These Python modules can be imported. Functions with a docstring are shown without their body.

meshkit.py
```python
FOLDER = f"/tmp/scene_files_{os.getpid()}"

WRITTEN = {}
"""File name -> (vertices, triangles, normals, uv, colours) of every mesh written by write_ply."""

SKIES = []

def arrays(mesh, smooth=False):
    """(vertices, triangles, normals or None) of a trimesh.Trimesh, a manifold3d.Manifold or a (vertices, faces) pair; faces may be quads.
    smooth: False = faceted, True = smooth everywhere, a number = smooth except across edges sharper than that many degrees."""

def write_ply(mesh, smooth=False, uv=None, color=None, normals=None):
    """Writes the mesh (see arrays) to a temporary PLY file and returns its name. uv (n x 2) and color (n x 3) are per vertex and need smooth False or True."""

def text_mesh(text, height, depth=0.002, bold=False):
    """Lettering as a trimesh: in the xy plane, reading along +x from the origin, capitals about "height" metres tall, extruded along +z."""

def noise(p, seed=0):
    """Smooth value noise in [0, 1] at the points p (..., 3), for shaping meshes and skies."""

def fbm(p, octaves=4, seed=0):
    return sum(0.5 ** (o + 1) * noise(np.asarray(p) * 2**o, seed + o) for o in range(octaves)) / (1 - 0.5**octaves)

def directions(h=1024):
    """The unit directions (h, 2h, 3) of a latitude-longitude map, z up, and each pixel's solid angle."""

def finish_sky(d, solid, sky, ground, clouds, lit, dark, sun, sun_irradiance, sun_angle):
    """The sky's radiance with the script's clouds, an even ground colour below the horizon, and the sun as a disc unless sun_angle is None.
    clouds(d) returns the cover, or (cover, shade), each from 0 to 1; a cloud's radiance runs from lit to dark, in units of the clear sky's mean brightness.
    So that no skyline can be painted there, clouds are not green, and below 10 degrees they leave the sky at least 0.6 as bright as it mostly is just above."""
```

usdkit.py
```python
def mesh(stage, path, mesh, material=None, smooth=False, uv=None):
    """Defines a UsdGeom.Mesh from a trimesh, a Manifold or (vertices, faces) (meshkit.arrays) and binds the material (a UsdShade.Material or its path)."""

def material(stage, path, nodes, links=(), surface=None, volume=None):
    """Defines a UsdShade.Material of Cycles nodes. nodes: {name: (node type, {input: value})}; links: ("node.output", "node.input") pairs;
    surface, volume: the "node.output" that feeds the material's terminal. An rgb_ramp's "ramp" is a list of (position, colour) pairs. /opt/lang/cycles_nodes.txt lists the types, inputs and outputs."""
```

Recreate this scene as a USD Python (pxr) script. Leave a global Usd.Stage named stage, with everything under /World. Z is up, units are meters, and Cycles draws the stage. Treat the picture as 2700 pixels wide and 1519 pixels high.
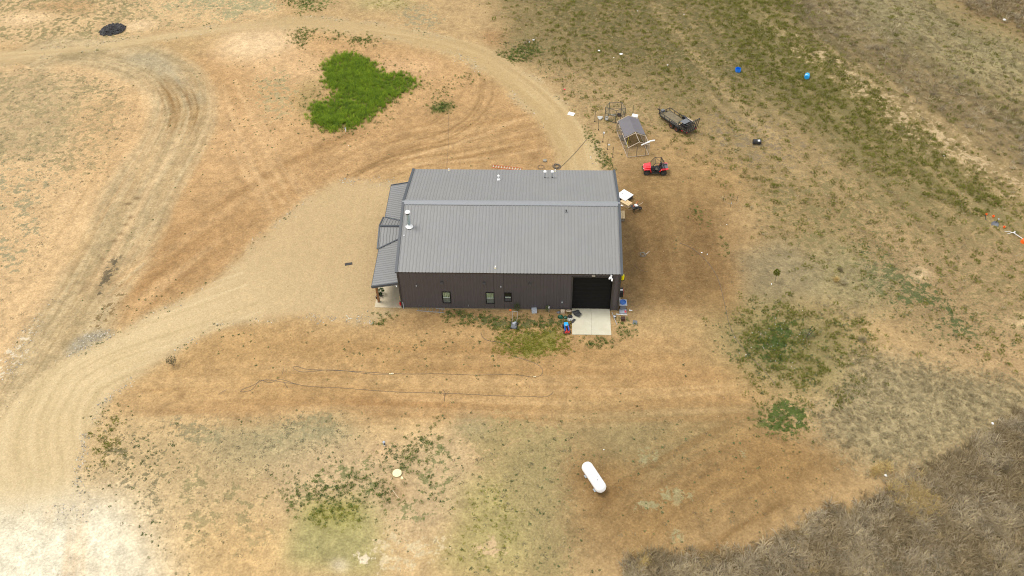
import math, random
import numpy as np, trimesh, shapely
import shapely.geometry as sg
from scipy.ndimage import gaussian_filter
from scipy.spatial import cKDTree, ConvexHull
import usdkit, meshkit
from pxr import Usd, UsdGeom, UsdLux, UsdShade, Gf, Sdf, Vt

stage = Usd.Stage.CreateInMemory()
UsdGeom.SetStageUpAxis(stage, 'Z'); UsdGeom.SetStageMetersPerUnit(stage, 1.0)
UsdGeom.Xform.Define(stage, '/World'); UsdGeom.Scope.Define(stage, '/World/Looks')

# ------------------------------------------------------------------ camera, sky, sun, exposure
EXPOSURE = 0.72
SUN_EL, SUN_AZ = math.radians(67), math.radians(-75)      # azimuth = atan2(x, y) of the direction towards the sun
SKY_STRENGTH, SUN_I, SUN_ANGLE = 0.10, 0.40, 20.0
PITCH, ROLL, YAW, FPX = 0.798672716, -0.0230372373, -0.0474955338, 2400.0
CAM = np.array([1.30150985e+01, -5.75621686e+01, 6.20375174e+01]) * 1.03
CF = np.array([math.sin(YAW)*math.cos(PITCH), math.cos(YAW)*math.cos(PITCH), -math.sin(PITCH)])
CR = np.array([math.cos(YAW), -math.sin(YAW), 0.0]); CU = np.cross(CR, CF)
CR, CU = math.cos(ROLL)*CR + math.sin(ROLL)*CU, -math.sin(ROLL)*CR + math.cos(ROLL)*CU
cam = UsdGeom.Camera.Define(stage, '/World/camera')
cam.CreateHorizontalApertureAttr(36.0); cam.CreateVerticalApertureAttr(20.25); cam.CreateFocalLengthAttr(FPX/2700*36)
cam.CreateClippingRangeAttr((0.5, 20000.0)); cam.CreateExposureAttr(EXPOSURE)
m4 = Gf.Matrix4d(*CR, 0, *CU, 0, *(-CF), 0, *CAM, 1)
UsdGeom.Xformable(cam).AddTransformOp().Set(m4)

dome = UsdLux.DomeLight.Define(stage, '/World/sky')
dome.GetPrim().SetCustomDataByKey('kind', 'structure')
sky = usdkit.material(stage, '/World/Looks/overcast_sky', {
    'tc': ('texture_coordinate', {}),
    'sky': ('sky_texture', {'sky_type': 'single_scattering', 'sun_disc': False, 'sun_elevation': SUN_EL, 'sun_rotation': SUN_AZ}),
    'n': ('noise_texture', {'scale': 2.2, 'detail': 4.0, 'roughness': 0.55}),
    'cl': ('rgb_ramp', {'ramp': [(0.3, (5.6, 5.7, 5.9)), (0.7, (8.2, 8.15, 8.05))]}),
    'cov': ('rgb_ramp', {'ramp': [(0.25, (0.80,)*3), (0.6, (0.97,)*3)]}),
    'mix': ('mix', {'mix_type': 'mix'}),
    'bg': ('background_shader', {'strength': SKY_STRENGTH})},
    [('tc.generated', 'n.vector'), ('n.fac', 'cl.fac'), ('n.fac', 'cov.fac'), ('cov.color', 'mix.fac'), ('sky.color', 'mix.color1'), ('cl.color', 'mix.color2'),
     ('mix.color', 'bg.color')], surface='bg.background')
UsdShade.MaterialBindingAPI.Apply(dome.GetPrim()).Bind(sky)
sun = UsdLux.DistantLight.Define(stage, '/World/sun')
sun.CreateNormalizeAttr(True); sun.CreateIntensityAttr(SUN_I); sun.CreateAngleAttr(SUN_ANGLE); sun.CreateColorAttr(Gf.Vec3f(1.0, 0.96, 0.90))
sd = np.array([math.sin(SUN_AZ)*math.cos(SUN_EL), math.cos(SUN_AZ)*math.cos(SUN_EL), math.sin(SUN_EL)])
sx = np.cross([0, 0, 1.0], sd); sx /= np.linalg.norm(sx); sy = np.cross(sd, sx)
UsdGeom.Xformable(sun).AddTransformOp().Set(Gf.Matrix4d(*sx, 0, *sy, 0, *sd, 0, 0, 0, 60, 1))

# ------------------------------------------------------------------ helpers
def G(x, y, z=0.0):
    """World point at height z seen at a pixel of the 2700 px wide photograph (arrays welcome)."""
    x, y = np.asarray(x, float), np.asarray(y, float)
    d = CF + CR*((x-1350)/FPX)[..., None] - CU*((y-759.5)/FPX)[..., None]
    t = (z - CAM[2]) / d[..., 2]
    return CAM + t[..., None]*d
K = 2700/2576
def D(x, y, z=0.0): return G(np.asarray(x, float)*K, np.asarray(y, float)*K, z)

def lin(r, g=None, b=None):
    c = np.array(r if g is None else (r, g, b), float)/255
    return np.where(c < 0.04045, c/12.92, ((c+0.055)/1.055)**2.4)
LIGHT = 1.72          # how much brighter than its own colour a sunlit ground shows: measured once, used to turn seen tones, the uneven light in them too, into base colours
def alb(r, g, b):
    c = lin(r, g, b)/LIGHT; c = c + 0.10*(c.mean()-c); k = min(max(((max(r, g, b)-min(r, g, b))/max(r, g, b)-0.30)/0.2, 0), 1); c[1] *= 1+0.045*k; c[0] *= 1-0.015*k
    return np.clip(c, 0.004, 0.82)

USED = {}
def free(parent, name):
    k = (parent, name); n = USED.get(k, -1) + 1; USED[k] = n
    return f'{parent}/{name}' if n == 0 else f'{parent}/{name}_{n:03d}'
def custom(prim, **kw):
    for k, v in kw.items():
        if v: prim.SetCustomDataByKey(k, v)
def thing(name, label, cat, loc=(0, 0, 0), rz=0.0, group=None, rx=0.0, ry=0.0):
    p = free('/World', name)
    x = UsdGeom.Xform.Define(stage, p); x.AddTranslateOp().Set(Gf.Vec3d(*map(float, loc)))
    if rz: x.AddRotateZOp().Set(math.degrees(rz))
    if ry: x.AddRotateYOp().Set(math.degrees(ry))
    if rx: x.AddRotateXOp().Set(math.degrees(rx))
    custom(x.GetPrim(), label=label, category=cat, group=group)
    return p
def part(parent, name, mesh, mat, smooth=False, label=None, kind=None):
    p = free(parent, name)
    me = usdkit.mesh(stage, p, mesh, LOOK[mat], smooth=smooth)
    custom(me.GetPrim(), label=label, kind=kind)
    return p
def copy(src, loc, rz=0.0, label=None, cat=None, group=None, name=None, scale=None):
    base = name or src.rsplit('/', 1)[1]
    p = free('/World', base)
    x = UsdGeom.Xform.Define(stage, p)
    x.GetPrim().GetReferences().AddInternalReference(src); x.GetPrim().SetInstanceable(True)
    x.ClearXformOpOrder()
    x.AddTranslateOp().Set(Gf.Vec3d(*map(float, loc))); x.AddRotateZOp().Set(math.degrees(rz))
    if scale: x.AddScaleOp().Set(Gf.Vec3f(*[float(scale)]*3))
    custom(x.GetPrim(), label=label, category=cat, group=group)
    return p
def solo(name, mesh, mat, label, cat, smooth=False, group=None, kind=None):
    p = part('/World', name, mesh, mat, smooth)
    custom(stage.GetPrimAtPath(p), label=label, category=cat, group=group, kind=kind)
    return p

cat_ = trimesh.util.concatenate
def box(sx, sy, sz, at=(0, 0, 0), rz=0.0, base=False):
    m = trimesh.creation.box((sx, sy, sz))
    if rz: m.apply_transform(trimesh.transformations.rotation_matrix(rz, [0, 0, 1]))
    m.apply_translation((at[0], at[1], at[2] + (sz/2 if base else 0)))
    return m
def box2(a, b):
    a, b = np.minimum(a, b), np.maximum(a, b)
    return box(*(b-a), at=(a+b)/2)
def bar(a, b, r, n=6, cap=True):
    a, b = np.asarray(a, float), np.asarray(b, float)
    return trimesh.creation.cylinder(radius=r, segment=[a, b], sections=n)
def sqbar(a, b, w, h=None):
    a, b = np.asarray(a, float), np.asarray(b, float); L = np.linalg.norm(b-a); d = (b-a)/L
    up = np.array([0, 0, 1.0]) if abs(d[2]) < 0.95 else np.array([1.0, 0, 0])
    s = np.cross(d, up); s /= np.linalg.norm(s); u = np.cross(s, d)
    m = trimesh.creation.box((L, w, h or w)); T = np.eye(4); T[:3, 0], T[:3, 1], T[:3, 2], T[:3, 3] = d, s, u, (a+b)/2
    m.apply_transform(T); return m
def pipe(pts, r, n=6):
    """A tube along a polyline."""
    P = np.asarray(pts, float); t = np.gradient(P, axis=0); t /= np.linalg.norm(t, axis=1)[:, None]
    ref = np.array([0, 0, 1.0]) if np.abs(t[:, 2]).max() < 0.9 else np.array([0.3, 1.0, 0.2])
    s = np.cross(t, ref); s /= np.linalg.norm(s, axis=1)[:, None]; u = np.cross(s, t)
    a = np.arange(n)*2*math.pi/n
    V = (P[:, None] + r*(s[:, None]*np.cos(a)[None, :, None] + u[:, None]*np.sin(a)[None, :, None])).reshape(-1, 3)
    k = len(P); f = []
    for i in range(k-1):
        for j in range(n):
            p0, p1 = i*n+j, i*n+(j+1) % n
            f += [(p0, p1+n, p1), (p0, p0+n, p1+n)]
    for j in range(1, n-1): f += [(0, j, j+1), ((k-1)*n, (k-1)*n+j+1, (k-1)*n+j)]
    return trimesh.Trimesh(V, f, process=False)
def hull(pts):
    return trimesh.Trimesh(np.asarray(pts, float)).convex_hull if False else trimesh.convex.convex_hull(np.asarray(pts, float))
def cyl(r, h, at=(0, 0, 0), n=20, axis='z', r2=None):
    """A (tapered) cylinder standing on at (axis z) or centred on it (axis x or y)."""
    r2 = r if r2 is None else r2
    m = lathe([(0, 0), (r, 0), (r2, h), (0, h)], n)
    if axis != 'z':
        m.apply_translation((0, 0, -h/2))
        m.apply_transform(trimesh.transformations.rotation_matrix(math.pi/2, [0, 1, 0] if axis == 'x' else [1, 0, 0]))
    m.apply_translation(at); return m
def lathe(prof, n=20):
    return trimesh.creation.revolve(np.asarray(prof, float), sections=n)
def moved(m, at=(0, 0, 0), rz=0.0, rx=0.0, ry=0.0):
    m = m.copy()
    for a, ax in ((rx, [1, 0, 0]), (ry, [0, 1, 0]), (rz, [0, 0, 1])):
        if a: m.apply_transform(trimesh.transformations.rotation_matrix(a, ax))
    m.apply_translation(at); return m
def sheet(fn, nu, nv):
    """A grid sheet: fn(u, v) -> points for u, v in 0..1."""
    u, v = np.meshgrid(np.linspace(0, 1, nu), np.linspace(0, 1, nv), indexing='ij')
    V = np.stack(fn(u, v), -1).reshape(-1, 3); i = np.arange(nu*nv).reshape(nu, nv)
    q = np.stack([i[:-1, :-1], i[1:, :-1], i[1:, 1:], i[:-1, 1:]], -1).reshape(-1, 4)
    return trimesh.Trimesh(V, np.vstack([q[:, [0, 1, 2]], q[:, [0, 2, 3]]]), process=False)
def nz(x, y, scale, octaves=3, seed=0):
    p = np.stack([np.asarray(x, float)/scale, np.asarray(y, float)/scale, np.full(np.shape(x), seed*7.31+0.5)], -1)
    return meshkit.fbm(p, octaves, seed)
def uni(n): return 1/(1+np.exp(-(n-0.5)/0.085))    # fbm noise made about uniform
def sstep(x, a, b):
    t = np.clip((x-a)/(b-a), 0, 1); return t*t*(3-2*t)

# ------------------------------------------------------------------ materials
LOOK = {}
def look(name, color, rough=0.6, metal=0.0, spec=0.5, vary=0.12, scale=3.0, dirt=None, dirt_amt=0.35, bump=0.0, bscale=20.0, coat=0.0, object_space=True):
    c = np.asarray(color, float)
    nodes = {'tc': ('texture_coordinate', {}), 'n': ('noise_texture', {'scale': scale, 'detail': 4.0, 'roughness': 0.6}),
             'r': ('rgb_ramp', {'ramp': [(0.3, tuple(c*(1-vary))), (0.7, tuple(np.minimum(c*(1+vary), 0.95)))]}),
             'p': ('principled_bsdf', {'roughness': rough, 'metallic': metal, 'specular_ior_level': spec, 'coat_weight': coat})}
    links = [('tc.object', 'n.vector'), ('n.fac', 'r.fac')]
    out = 'r.color'
    if dirt is not None:
        nodes['dn'] = ('noise_texture', {'scale': scale*0.37, 'detail': 6.0, 'roughness': 0.7})
        nodes['dr'] = ('rgb_ramp', {'ramp': [(0.45, (0, 0, 0)), (0.75, (dirt_amt,)*3)]})
        nodes['dm'] = ('mix', {'color2': tuple(dirt)})
        links += [('tc.object', 'dn.vector'), ('dn.fac', 'dr.fac'), ('dr.color', 'dm.fac'), (out, 'dm.color1')]; out = 'dm.color'
    links.append((out, 'p.base_color'))
    if bump:
        nodes['bn'] = ('noise_texture', {'scale': bscale, 'detail': 3.0}); nodes['b'] = ('bump', {'distance': bump})
        links += [('tc.object', 'bn.vector'), ('bn.fac', 'b.height'), ('b.normal', 'p.normal')]
    LOOK[name] = usdkit.material(stage, f'/World/Looks/{name}', nodes, links, surface='p.BSDF')
DUST = lin(196, 160, 112)*0.6
look('roof_steel', (0.190, 0.190, 0.187), rough=0.5, metal=0.0, spec=0.5, vary=0.035, scale=0.45, dirt=(0.235, 0.222, 0.198), dirt_amt=0.3)
look('wall_steel', (0.059, 0.052, 0.054), rough=0.5, vary=0.08, scale=0.5, dirt=(0.075, 0.065, 0.055), dirt_amt=0.3)
look('trim_steel', (0.045, 0.052, 0.060), rough=0.45, vary=0.06)
look('ridge_steel', (0.205, 0.215, 0.225), rough=0.5, metal=0.0, vary=0.05)
look('dark_steel', (0.018, 0.018, 0.019), rough=0.45, vary=0.15, dirt=DUST*0.35, dirt_amt=0.3)
look('door_steel', (0.006, 0.006, 0.0055), rough=0.75, spec=0.15, vary=0.15)
look('galvanised', (0.42, 0.44, 0.45), rough=0.38, metal=0.7, vary=0.12, scale=8)
look('flue_steel', (0.30, 0.37, 0.37), rough=0.35, metal=0.5, vary=0.12, scale=8)
look('white_paint', (0.80, 0.80, 0.79), rough=0.4, vary=0.03, dirt=(0.55, 0.48, 0.38), dirt_amt=0.25)
look('tank_white', (0.82, 0.82, 0.81), rough=0.35, vary=0.02, coat=0.2)
look('white_plastic', (0.76, 0.76, 0.74), rough=0.5, vary=0.06, dirt=(0.45, 0.38, 0.28), dirt_amt=0.3)
look('cream_plastic', (0.72, 0.64, 0.36), rough=0.6, vary=0.05, dirt=(0.45, 0.36, 0.22), dirt_amt=0.3)
look('pale_wood', (0.56, 0.42, 0.22), rough=0.75, vary=0.2, scale=6)
look('plywood', (0.58, 0.43, 0.23), rough=0.75, vary=0.15, scale=7)
look('deck_wood', (0.17, 0.14, 0.085), rough=0.85, vary=0.3, scale=5, dirt=DUST*0.6)
look('post_wood', (0.20, 0.095, 0.035), rough=0.7, vary=0.25, scale=9)
look('grey_wood', (0.20, 0.17, 0.13), rough=0.85, vary=0.25, scale=6)
look('concrete', alb(244, 236, 206), rough=0.85, vary=0.07, scale=1.4, dirt=alb(222, 208, 160), dirt_amt=0.4, bump=0.003, bscale=30)
look('porch_concrete', alb(240, 222, 184), rough=0.85, vary=0.07, scale=1.4, dirt=alb(185, 168, 125), dirt_amt=0.45, bump=0.004, bscale=30)
look('footing', alb(165, 140, 98), rough=0.9, vary=0.15, scale=3)
look('red_paint', (0.62, 0.012, 0.022), rough=0.28, vary=0.04, coat=0.6, dirt=(0.45, 0.10, 0.07), dirt_amt=0.2)
look('black_plastic', (0.014, 0.014, 0.015), rough=0.55, vary=0.15, dirt=DUST*0.3, dirt_amt=0.3)
look('rubber', (0.016, 0.016, 0.016), rough=0.8, vary=0.2, dirt=DUST*0.4, dirt_amt=0.35)
look('wheel_grey', (0.10, 0.10, 0.10), rough=0.4, metal=0.5, vary=0.1)
look('rust', (0.16, 0.055, 0.025), rough=0.85, vary=0.35, scale=9)
look('tarp_grey', (0.135, 0.125, 0.135), rough=0.75, vary=0.06, scale=1.5)
look('dark_tarp', (0.035, 0.036, 0.035), rough=0.7, vary=0.25, scale=4)
look('frame_tan', (0.50, 0.42, 0.33), rough=0.5, metal=0.3, vary=0.12)
look('dark_frame', (0.05, 0.055, 0.045), rough=0.6, vary=0.2)
look('wire', (0.22, 0.21, 0.18), rough=0.5, metal=0.4, vary=0.1)
look('blue_plastic', (0.004, 0.16, 0.62), rough=0.4, vary=0.08)
look('blue_paint', (0.01, 0.10, 0.45), rough=0.35, vary=0.08)
look('light_blue', (0.02, 0.34, 0.75), rough=0.4, vary=0.05)
look('basin_blue', (0.03, 0.13, 0.42), rough=0.45, vary=0.08)
look('yellow_plastic', (0.80, 0.70, 0.0), rough=0.45, vary=0.05)
look('orange_plastic', (0.85, 0.13, 0.01), rough=0.5, vary=0.06)
look('orange_fibreglass', (0.60, 0.16, 0.06), rough=0.5, vary=0.1)
look('grey_plastic', (0.13, 0.135, 0.145), rough=0.55, vary=0.1)
look('light_grey', (0.36, 0.39, 0.43), rough=0.5, vary=0.06)
look('beige', (0.52, 0.41, 0.29), rough=0.6, vary=0.08)
look('dark_green_bag', (0.006, 0.065, 0.032), rough=0.3, vary=0.2)
look('clear_sheet', (0.42, 0.41, 0.37), rough=0.3, vary=0.15)
look('hose', (0.13, 0.105, 0.08), rough=0.6, vary=0.2)
look('brown_metal', (0.065, 0.022, 0.012), rough=0.7, vary=0.3)
look('purple', (0.16, 0.08, 0.40), rough=0.6)
look('stick', (0.62, 0.50, 0.34), rough=0.7, vary=0.15)
look('rubble', (0.022, 0.021, 0.022), rough=0.75, vary=0.5, scale=2.0)
look('pale_stone', alb(238, 226, 200), rough=0.9, vary=0.15)
look('grey_stone', alb(176, 166, 145), rough=0.9, vary=0.2)
look('clay_stone', alb(205, 170, 125), rough=0.95, vary=0.12)
look('bark', (0.11, 0.085, 0.06), rough=0.9, vary=0.3, scale=8)
look('curtain', (0.70, 0.76, 0.60), rough=0.9, vary=0.05)
look('interior', (0.03, 0.03, 0.028), rough=0.9)
look('seat_fabric', (0.022, 0.022, 0.024), rough=0.8, vary=0.2)
LOOK['glass'] = usdkit.material(stage, '/World/Looks/window_glass', {
    't': ('transparent_bsdf', {'color': (0.80, 0.86, 0.80)}), 'g': ('glossy_bsdf', {'color': (0.9, 0.9, 0.9), 'roughness': 0.02}),
    'f': ('fresnel', {'IOR': 1.6}), 'm': ('mix_closure', {})},
    [('f.fac', 'm.fac'), ('t.BSDF', 'm.closure1'), ('g.BSDF', 'm.closure2')], surface='m.closure')
LOOK['screen'] = usdkit.material(stage, '/World/Looks/smoke_screen', {
    't': ('transparent_bsdf', {'color': (0.70, 0.74, 0.74)}), 'g': ('glossy_bsdf', {'color': (0.9, 0.92, 0.92), 'roughness': 0.12}),
    'f': ('fresnel', {'IOR': 2.0}), 'm': ('mix_closure', {})},
    [('f.fac', 'm.fac'), ('t.BSDF', 'm.closure1'), ('g.BSDF', 'm.closure2')], surface='m.closure')
LOOK['mesh_screen'] = usdkit.material(stage, '/World/Looks/insect_mesh', {'t': ('transparent_bsdf', {'color': (1, 1, 1)}), 'd': ('diffuse_bsdf', {'color': (0.05, 0.05, 0.05)}), 'm': ('mix_closure', {'fac': 0.5})},
    [('t.BSDF', 'm.closure1'), ('d.BSDF', 'm.closure2')], surface='m.closure')
look('sash_rail', (0.40, 0.46, 0.38), rough=0.5)
def leaf(name, lo, hi, mid=None, trans=0.25):
    stops = [(0.0, tuple(lo)), (1.0, tuple(hi))] if mid is None else [(0.0, tuple(lo)), (0.5, tuple(mid)), (1.0, tuple(hi))]
    LOOK[name] = usdkit.material(stage, f'/World/Looks/{name}', {
        'oi': ('object_info', {}), 'g': ('geometry', {}), 'a': ('math', {'math_type': 'multiply_add', 'value2': 0.65}), 'b': ('math', {'math_type': 'multiply', 'value2': 0.35}),
        'r': ('rgb_ramp', {'ramp': stops}), 'd': ('diffuse_bsdf', {}), 't': ('translucent_bsdf', {}), 'm': ('mix_closure', {'fac': trans})},
        [('g.random_per_island', 'b.value1'), ('oi.random', 'a.value1'), ('b.value', 'a.value3'), ('a.value', 'r.fac'), ('r.color', 'd.color'), ('r.color', 't.color'),
         ('d.BSDF', 'm.closure1'), ('t.BSDF', 'm.closure2')], surface='m.closure')
# ------------------------------------------------------------------ ground: one sheet, its soils and worn tracks laid out in metres
STEP = 0.17
GX, GY = np.arange(-76, 90, STEP), np.arange(-34, 70, STEP)
NX, NY = len(GX), len(GY)
X, Y = np.meshgrid(GX, GY, indexing='ij')
W1 = [nz(X, Y, 5.0, 4, s)-0.5 for s in (1, 2)]
NOI = {s: uni(nz(X, Y, s, 4, int(s*10))) for s in (0.5, 1.0, 2.5, 7.0)}
def warped(w): return X + W1[0]*w*3.2, Y + W1[1]*w*3.2
def P(*pts): return np.array(pts, float)
def EL(cx, cy, rx, ry, n=24):
    a = np.linspace(0, 2*math.pi, n, endpoint=False); return np.stack([cx+rx*np.cos(a), cy+ry*np.sin(a)], 1)
def mask(poly, feather=0.4, warp=1.0):
    w = D(poly[:, 0], poly[:, 1])[:, :2]; pg = sg.Polygon(w).buffer(0)
    pad = 3*feather + 2.2*warp + 0.5; x0, y0, x1, y1 = pg.bounds
    i0, i1 = np.searchsorted(GX, (x0-pad, x1+pad)); j0, j1 = np.searchsorted(GY, (y0-pad, y1+pad))
    M = np.zeros((NX, NY), np.float32)
    if i1 <= i0 or j1 <= j0: return M
    wx, wy = X[i0:i1, j0:j1] + W1[0][i0:i1, j0:j1]*warp*3.2, Y[i0:i1, j0:j1] + W1[1][i0:i1, j0:j1]*warp*3.2
    shapely.prepare(pg)
    s = shapely.contains_xy(pg, wx, wy).astype(np.float32)
    M[i0:i1, j0:j1] = gaussian_filter(s, max(feather/STEP, 0.4))
    return M
def path(poly, reach):
    """Signed offset to the side, distance along and closeness for a polyline of pixels."""
    w = D(poly[:, 0], poly[:, 1])[:, :2]; s = np.r_[0, np.cumsum(np.linalg.norm(np.diff(w, axis=0), axis=1))]
    from scipy.interpolate import PchipInterpolator
    q = np.arange(0, s[-1], 0.25); c = np.stack([PchipInterpolator(s, w[:, k])(q) for k in (0, 1)], 1)
    t = np.gradient(c, axis=0); t /= np.linalg.norm(t, axis=1)[:, None]
    x0, y0 = c.min(0)-reach; x1, y1 = c.max(0)+reach
    i0, i1 = np.searchsorted(GX, (x0, x1)); j0, j1 = np.searchsorted(GY, (y0, y1))
    pts = np.stack([X[i0:i1, j0:j1].ravel(), Y[i0:i1, j0:j1].ravel()], 1)
    d, k = cKDTree(c).query(pts, distance_upper_bound=reach); ok = np.isfinite(d); k = np.where(ok, k, 0)
    r = pts - c[k]; lat = np.where(ok, r[:, 0]*t[k, 1] - r[:, 1]*t[k, 0], 1e3); along = q[k]
    end = ok & (k > 0) & (k < len(c)-1)
    A, B, O = np.full((NX, NY), 1e3), np.zeros((NX, NY)), np.zeros((NX, NY), bool)
    A[i0:i1, j0:j1] = lat.reshape(i1-i0, j1-j0); B[i0:i1, j0:j1] = along.reshape(i1-i0, j1-j0); O[i0:i1, j0:j1] = end.reshape(i1-i0, j1-j0)
    return A, B, O
COL = np.empty((NX, NY, 3)); COL[:] = alb(212, 172, 118)  # soils below have the light, brighter left than right, painted in
CRUST = COL.copy(); SHARE = np.zeros((NX, NY))                 # a second soil colour and its share: broken up finely in the material
SPECK, STRAW = np.zeros((NX, NY)), np.zeros((NX, NY))          # share of low dark weeds, share of dead straw: broken up finely in the material
HGT = 0.05*(nz(X, Y, 7, 3, 50)-0.5)*2 + 0.012*(nz(X, Y, 0.9, 3, 51)-0.5)*2
def lay(col, m, whole=False):
    global COL, CRUST
    m = np.clip(m, 0, 1); COL = COL + (alb(*col) - COL)*m[..., None]
    if whole: SHARE[:] *= 1-m
    CRUST = CRUST + (alb(*col) - CRUST)*(m*.5)[..., None]
def crust(col, m, f, s, seed=0):
    global CRUST
    CRUST = CRUST + (alb(*col) - CRUST)*np.clip(m*1.6, 0, 1)[..., None]
    SHARE[:] = np.maximum(SHARE*(1-m), np.clip(m, 0, 1)*np.clip(f + .75*(NOI[s]-.5), 0, 1.2))
def soil(poly, col, feather=0.6, warp=1.0, amount=1.0, cover=None, sharp=0.18, speck=None, straw=None):
    m = mask(poly, feather, warp)
    b = m
    if cover: crust(col, m, cover[1]*(.55+.55*amount), cover[0])
    else: lay(col, m*amount, amount > .8)
    for arr, v in ((SPECK, speck), (STRAW, straw)):
        if v is not None: arr += (v*.55-arr)*m
    return m

ALL = P((-400, -300), (3000, -300), (3000, 1800), (-400, 1800))
# large tonal drift of the bare earth
lay((222, 180, 124), 0.55*sstep(NOI[7.0], 0.55, 0.9)); lay((190, 146, 92), 0.5*sstep(1-NOI[7.0], 0.55, 0.95)); lay((200, 158, 104), 0.4*NOI[2.5])
# --- left field inside the loop
FL = P((-200, 185), (120, 150), (300, 160), (400, 230), (390, 320), (330, 420), (240, 560), (130, 760), (20, 980), (-300, 1100))
soil(FL, (232, 190, 136), 1.0, 1.2)
soil(P((-200, 180), (150, 170), (290, 200), (330, 300), (270, 420), (140, 520), (60, 640), (-100, 700)), (184, 160, 112), 1.4, 1.5, 0.85, (0.5, 0.48), 0.12)
soil(P((-200, 420), (160, 430), (120, 640), (-100, 760)), (176, 160, 118), 1.2, 1.5, 0.8, (1.0, 0.35), 0.14)
soil(P((-200, 190), (120, 185), (220, 250), (150, 400), (-100, 420)), (190, 168, 124), 1.6, 1.5, 0.5)
soil(P((200, 260), (350, 230), (390, 300), (330, 400), (210, 500), (180, 430)), (228, 180, 124), 1.5, 1.2, 0.6)
# --- top left beyond the road
TL = P((-300, -100), (720, -100), (700, 40), (450, 68), (260, 100), (-200, 125))
soil(TL, (230, 190, 136), 1.0, 1.0)
soil(TL, (172, 152, 104), 1.2, 1.5, 0.75, (0.5, 0.50), 0.14)
soil(P((380, -80), (760, -80), (700, 40), (480, 60), (400, 30)), (186, 172, 124), 1.8, 1.5, 0.6, (2.5, 0.55), 0.4)
soil(EL(150, 18, 90, 16), (202, 150, 96), 1.2, 1.2, 0.8); soil(EL(55, 52, 75, 13), (246, 208, 156), 1.0, 1.0, 0.9); soil(EL(352, 63, 40, 12), (248, 212, 160), 0.8, 0.8, 0.95)
# --- top middle
soil(P((700, -80), (1260, -80), (1260, 100), (1160, 90), (950, 55), (760, 38)), (206, 168, 116), 1.0, 1.0)
soil(EL(1055, 42, 70, 34), (176, 158, 116), 1.8, 1.8, 0.9, (0.5, 0.5), 0.3); soil(EL(970, 12, 75, 16), (196, 182, 120), 1.2, 1.2, 0.7)
soil(P((1210, 75), (1290, 80), (1290, 115), (1215, 118)), (196, 146, 96), 0.6, 0.8)
soil(P((720, -40), (900, -60), (860, 20), (800, 36), (740, 30)), (132, 132, 72), 0.8, 1.2, 0.75, (1.0, 0.5), 0.2)
# --- the earth inside the loop, between the track and the building
soil(P((470, 140), (700, 82), (1000, 108), (1180, 165), (1300, 240), (1370, 330), (1400, 430), (1030, 425), (850, 452), (700, 560), (560, 690), (440, 770), (300, 820), (250, 780), (330, 640), (480, 330)), (212, 164, 110), 1.2, 1.2)
soil(P((350, 560), (520, 560), (800, 400), (1000, 330), (1040, 420), (850, 450), (700, 560), (560, 690), (420, 760), (300, 800), (280, 720)), (190, 142, 90), 2.2, 1.2, 0.75)
soil(P((960, 340), (1180, 240), (1330, 280), (1400, 400), (1380, 430), (1040, 425)), (196, 150, 98), 1.8, 1.2, 0.75)
soil(EL(640, 110, 85, 38), (250, 212, 160), 1.5, 1.6, 0.95); soil(EL(720, 175, 110, 40), (240, 194, 140), 1.5, 1.6, 0.7); soil(EL(1000, 170, 90, 26), (228, 180, 128), 1.2, 1.4, 0.8)
soil(P((620, 190), (720, 160), (760, 260), (700, 330), (620, 300)), (190, 168, 118), 1.6, 1.6, 0.55, (0.5, 0.6), 0.3)
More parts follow.
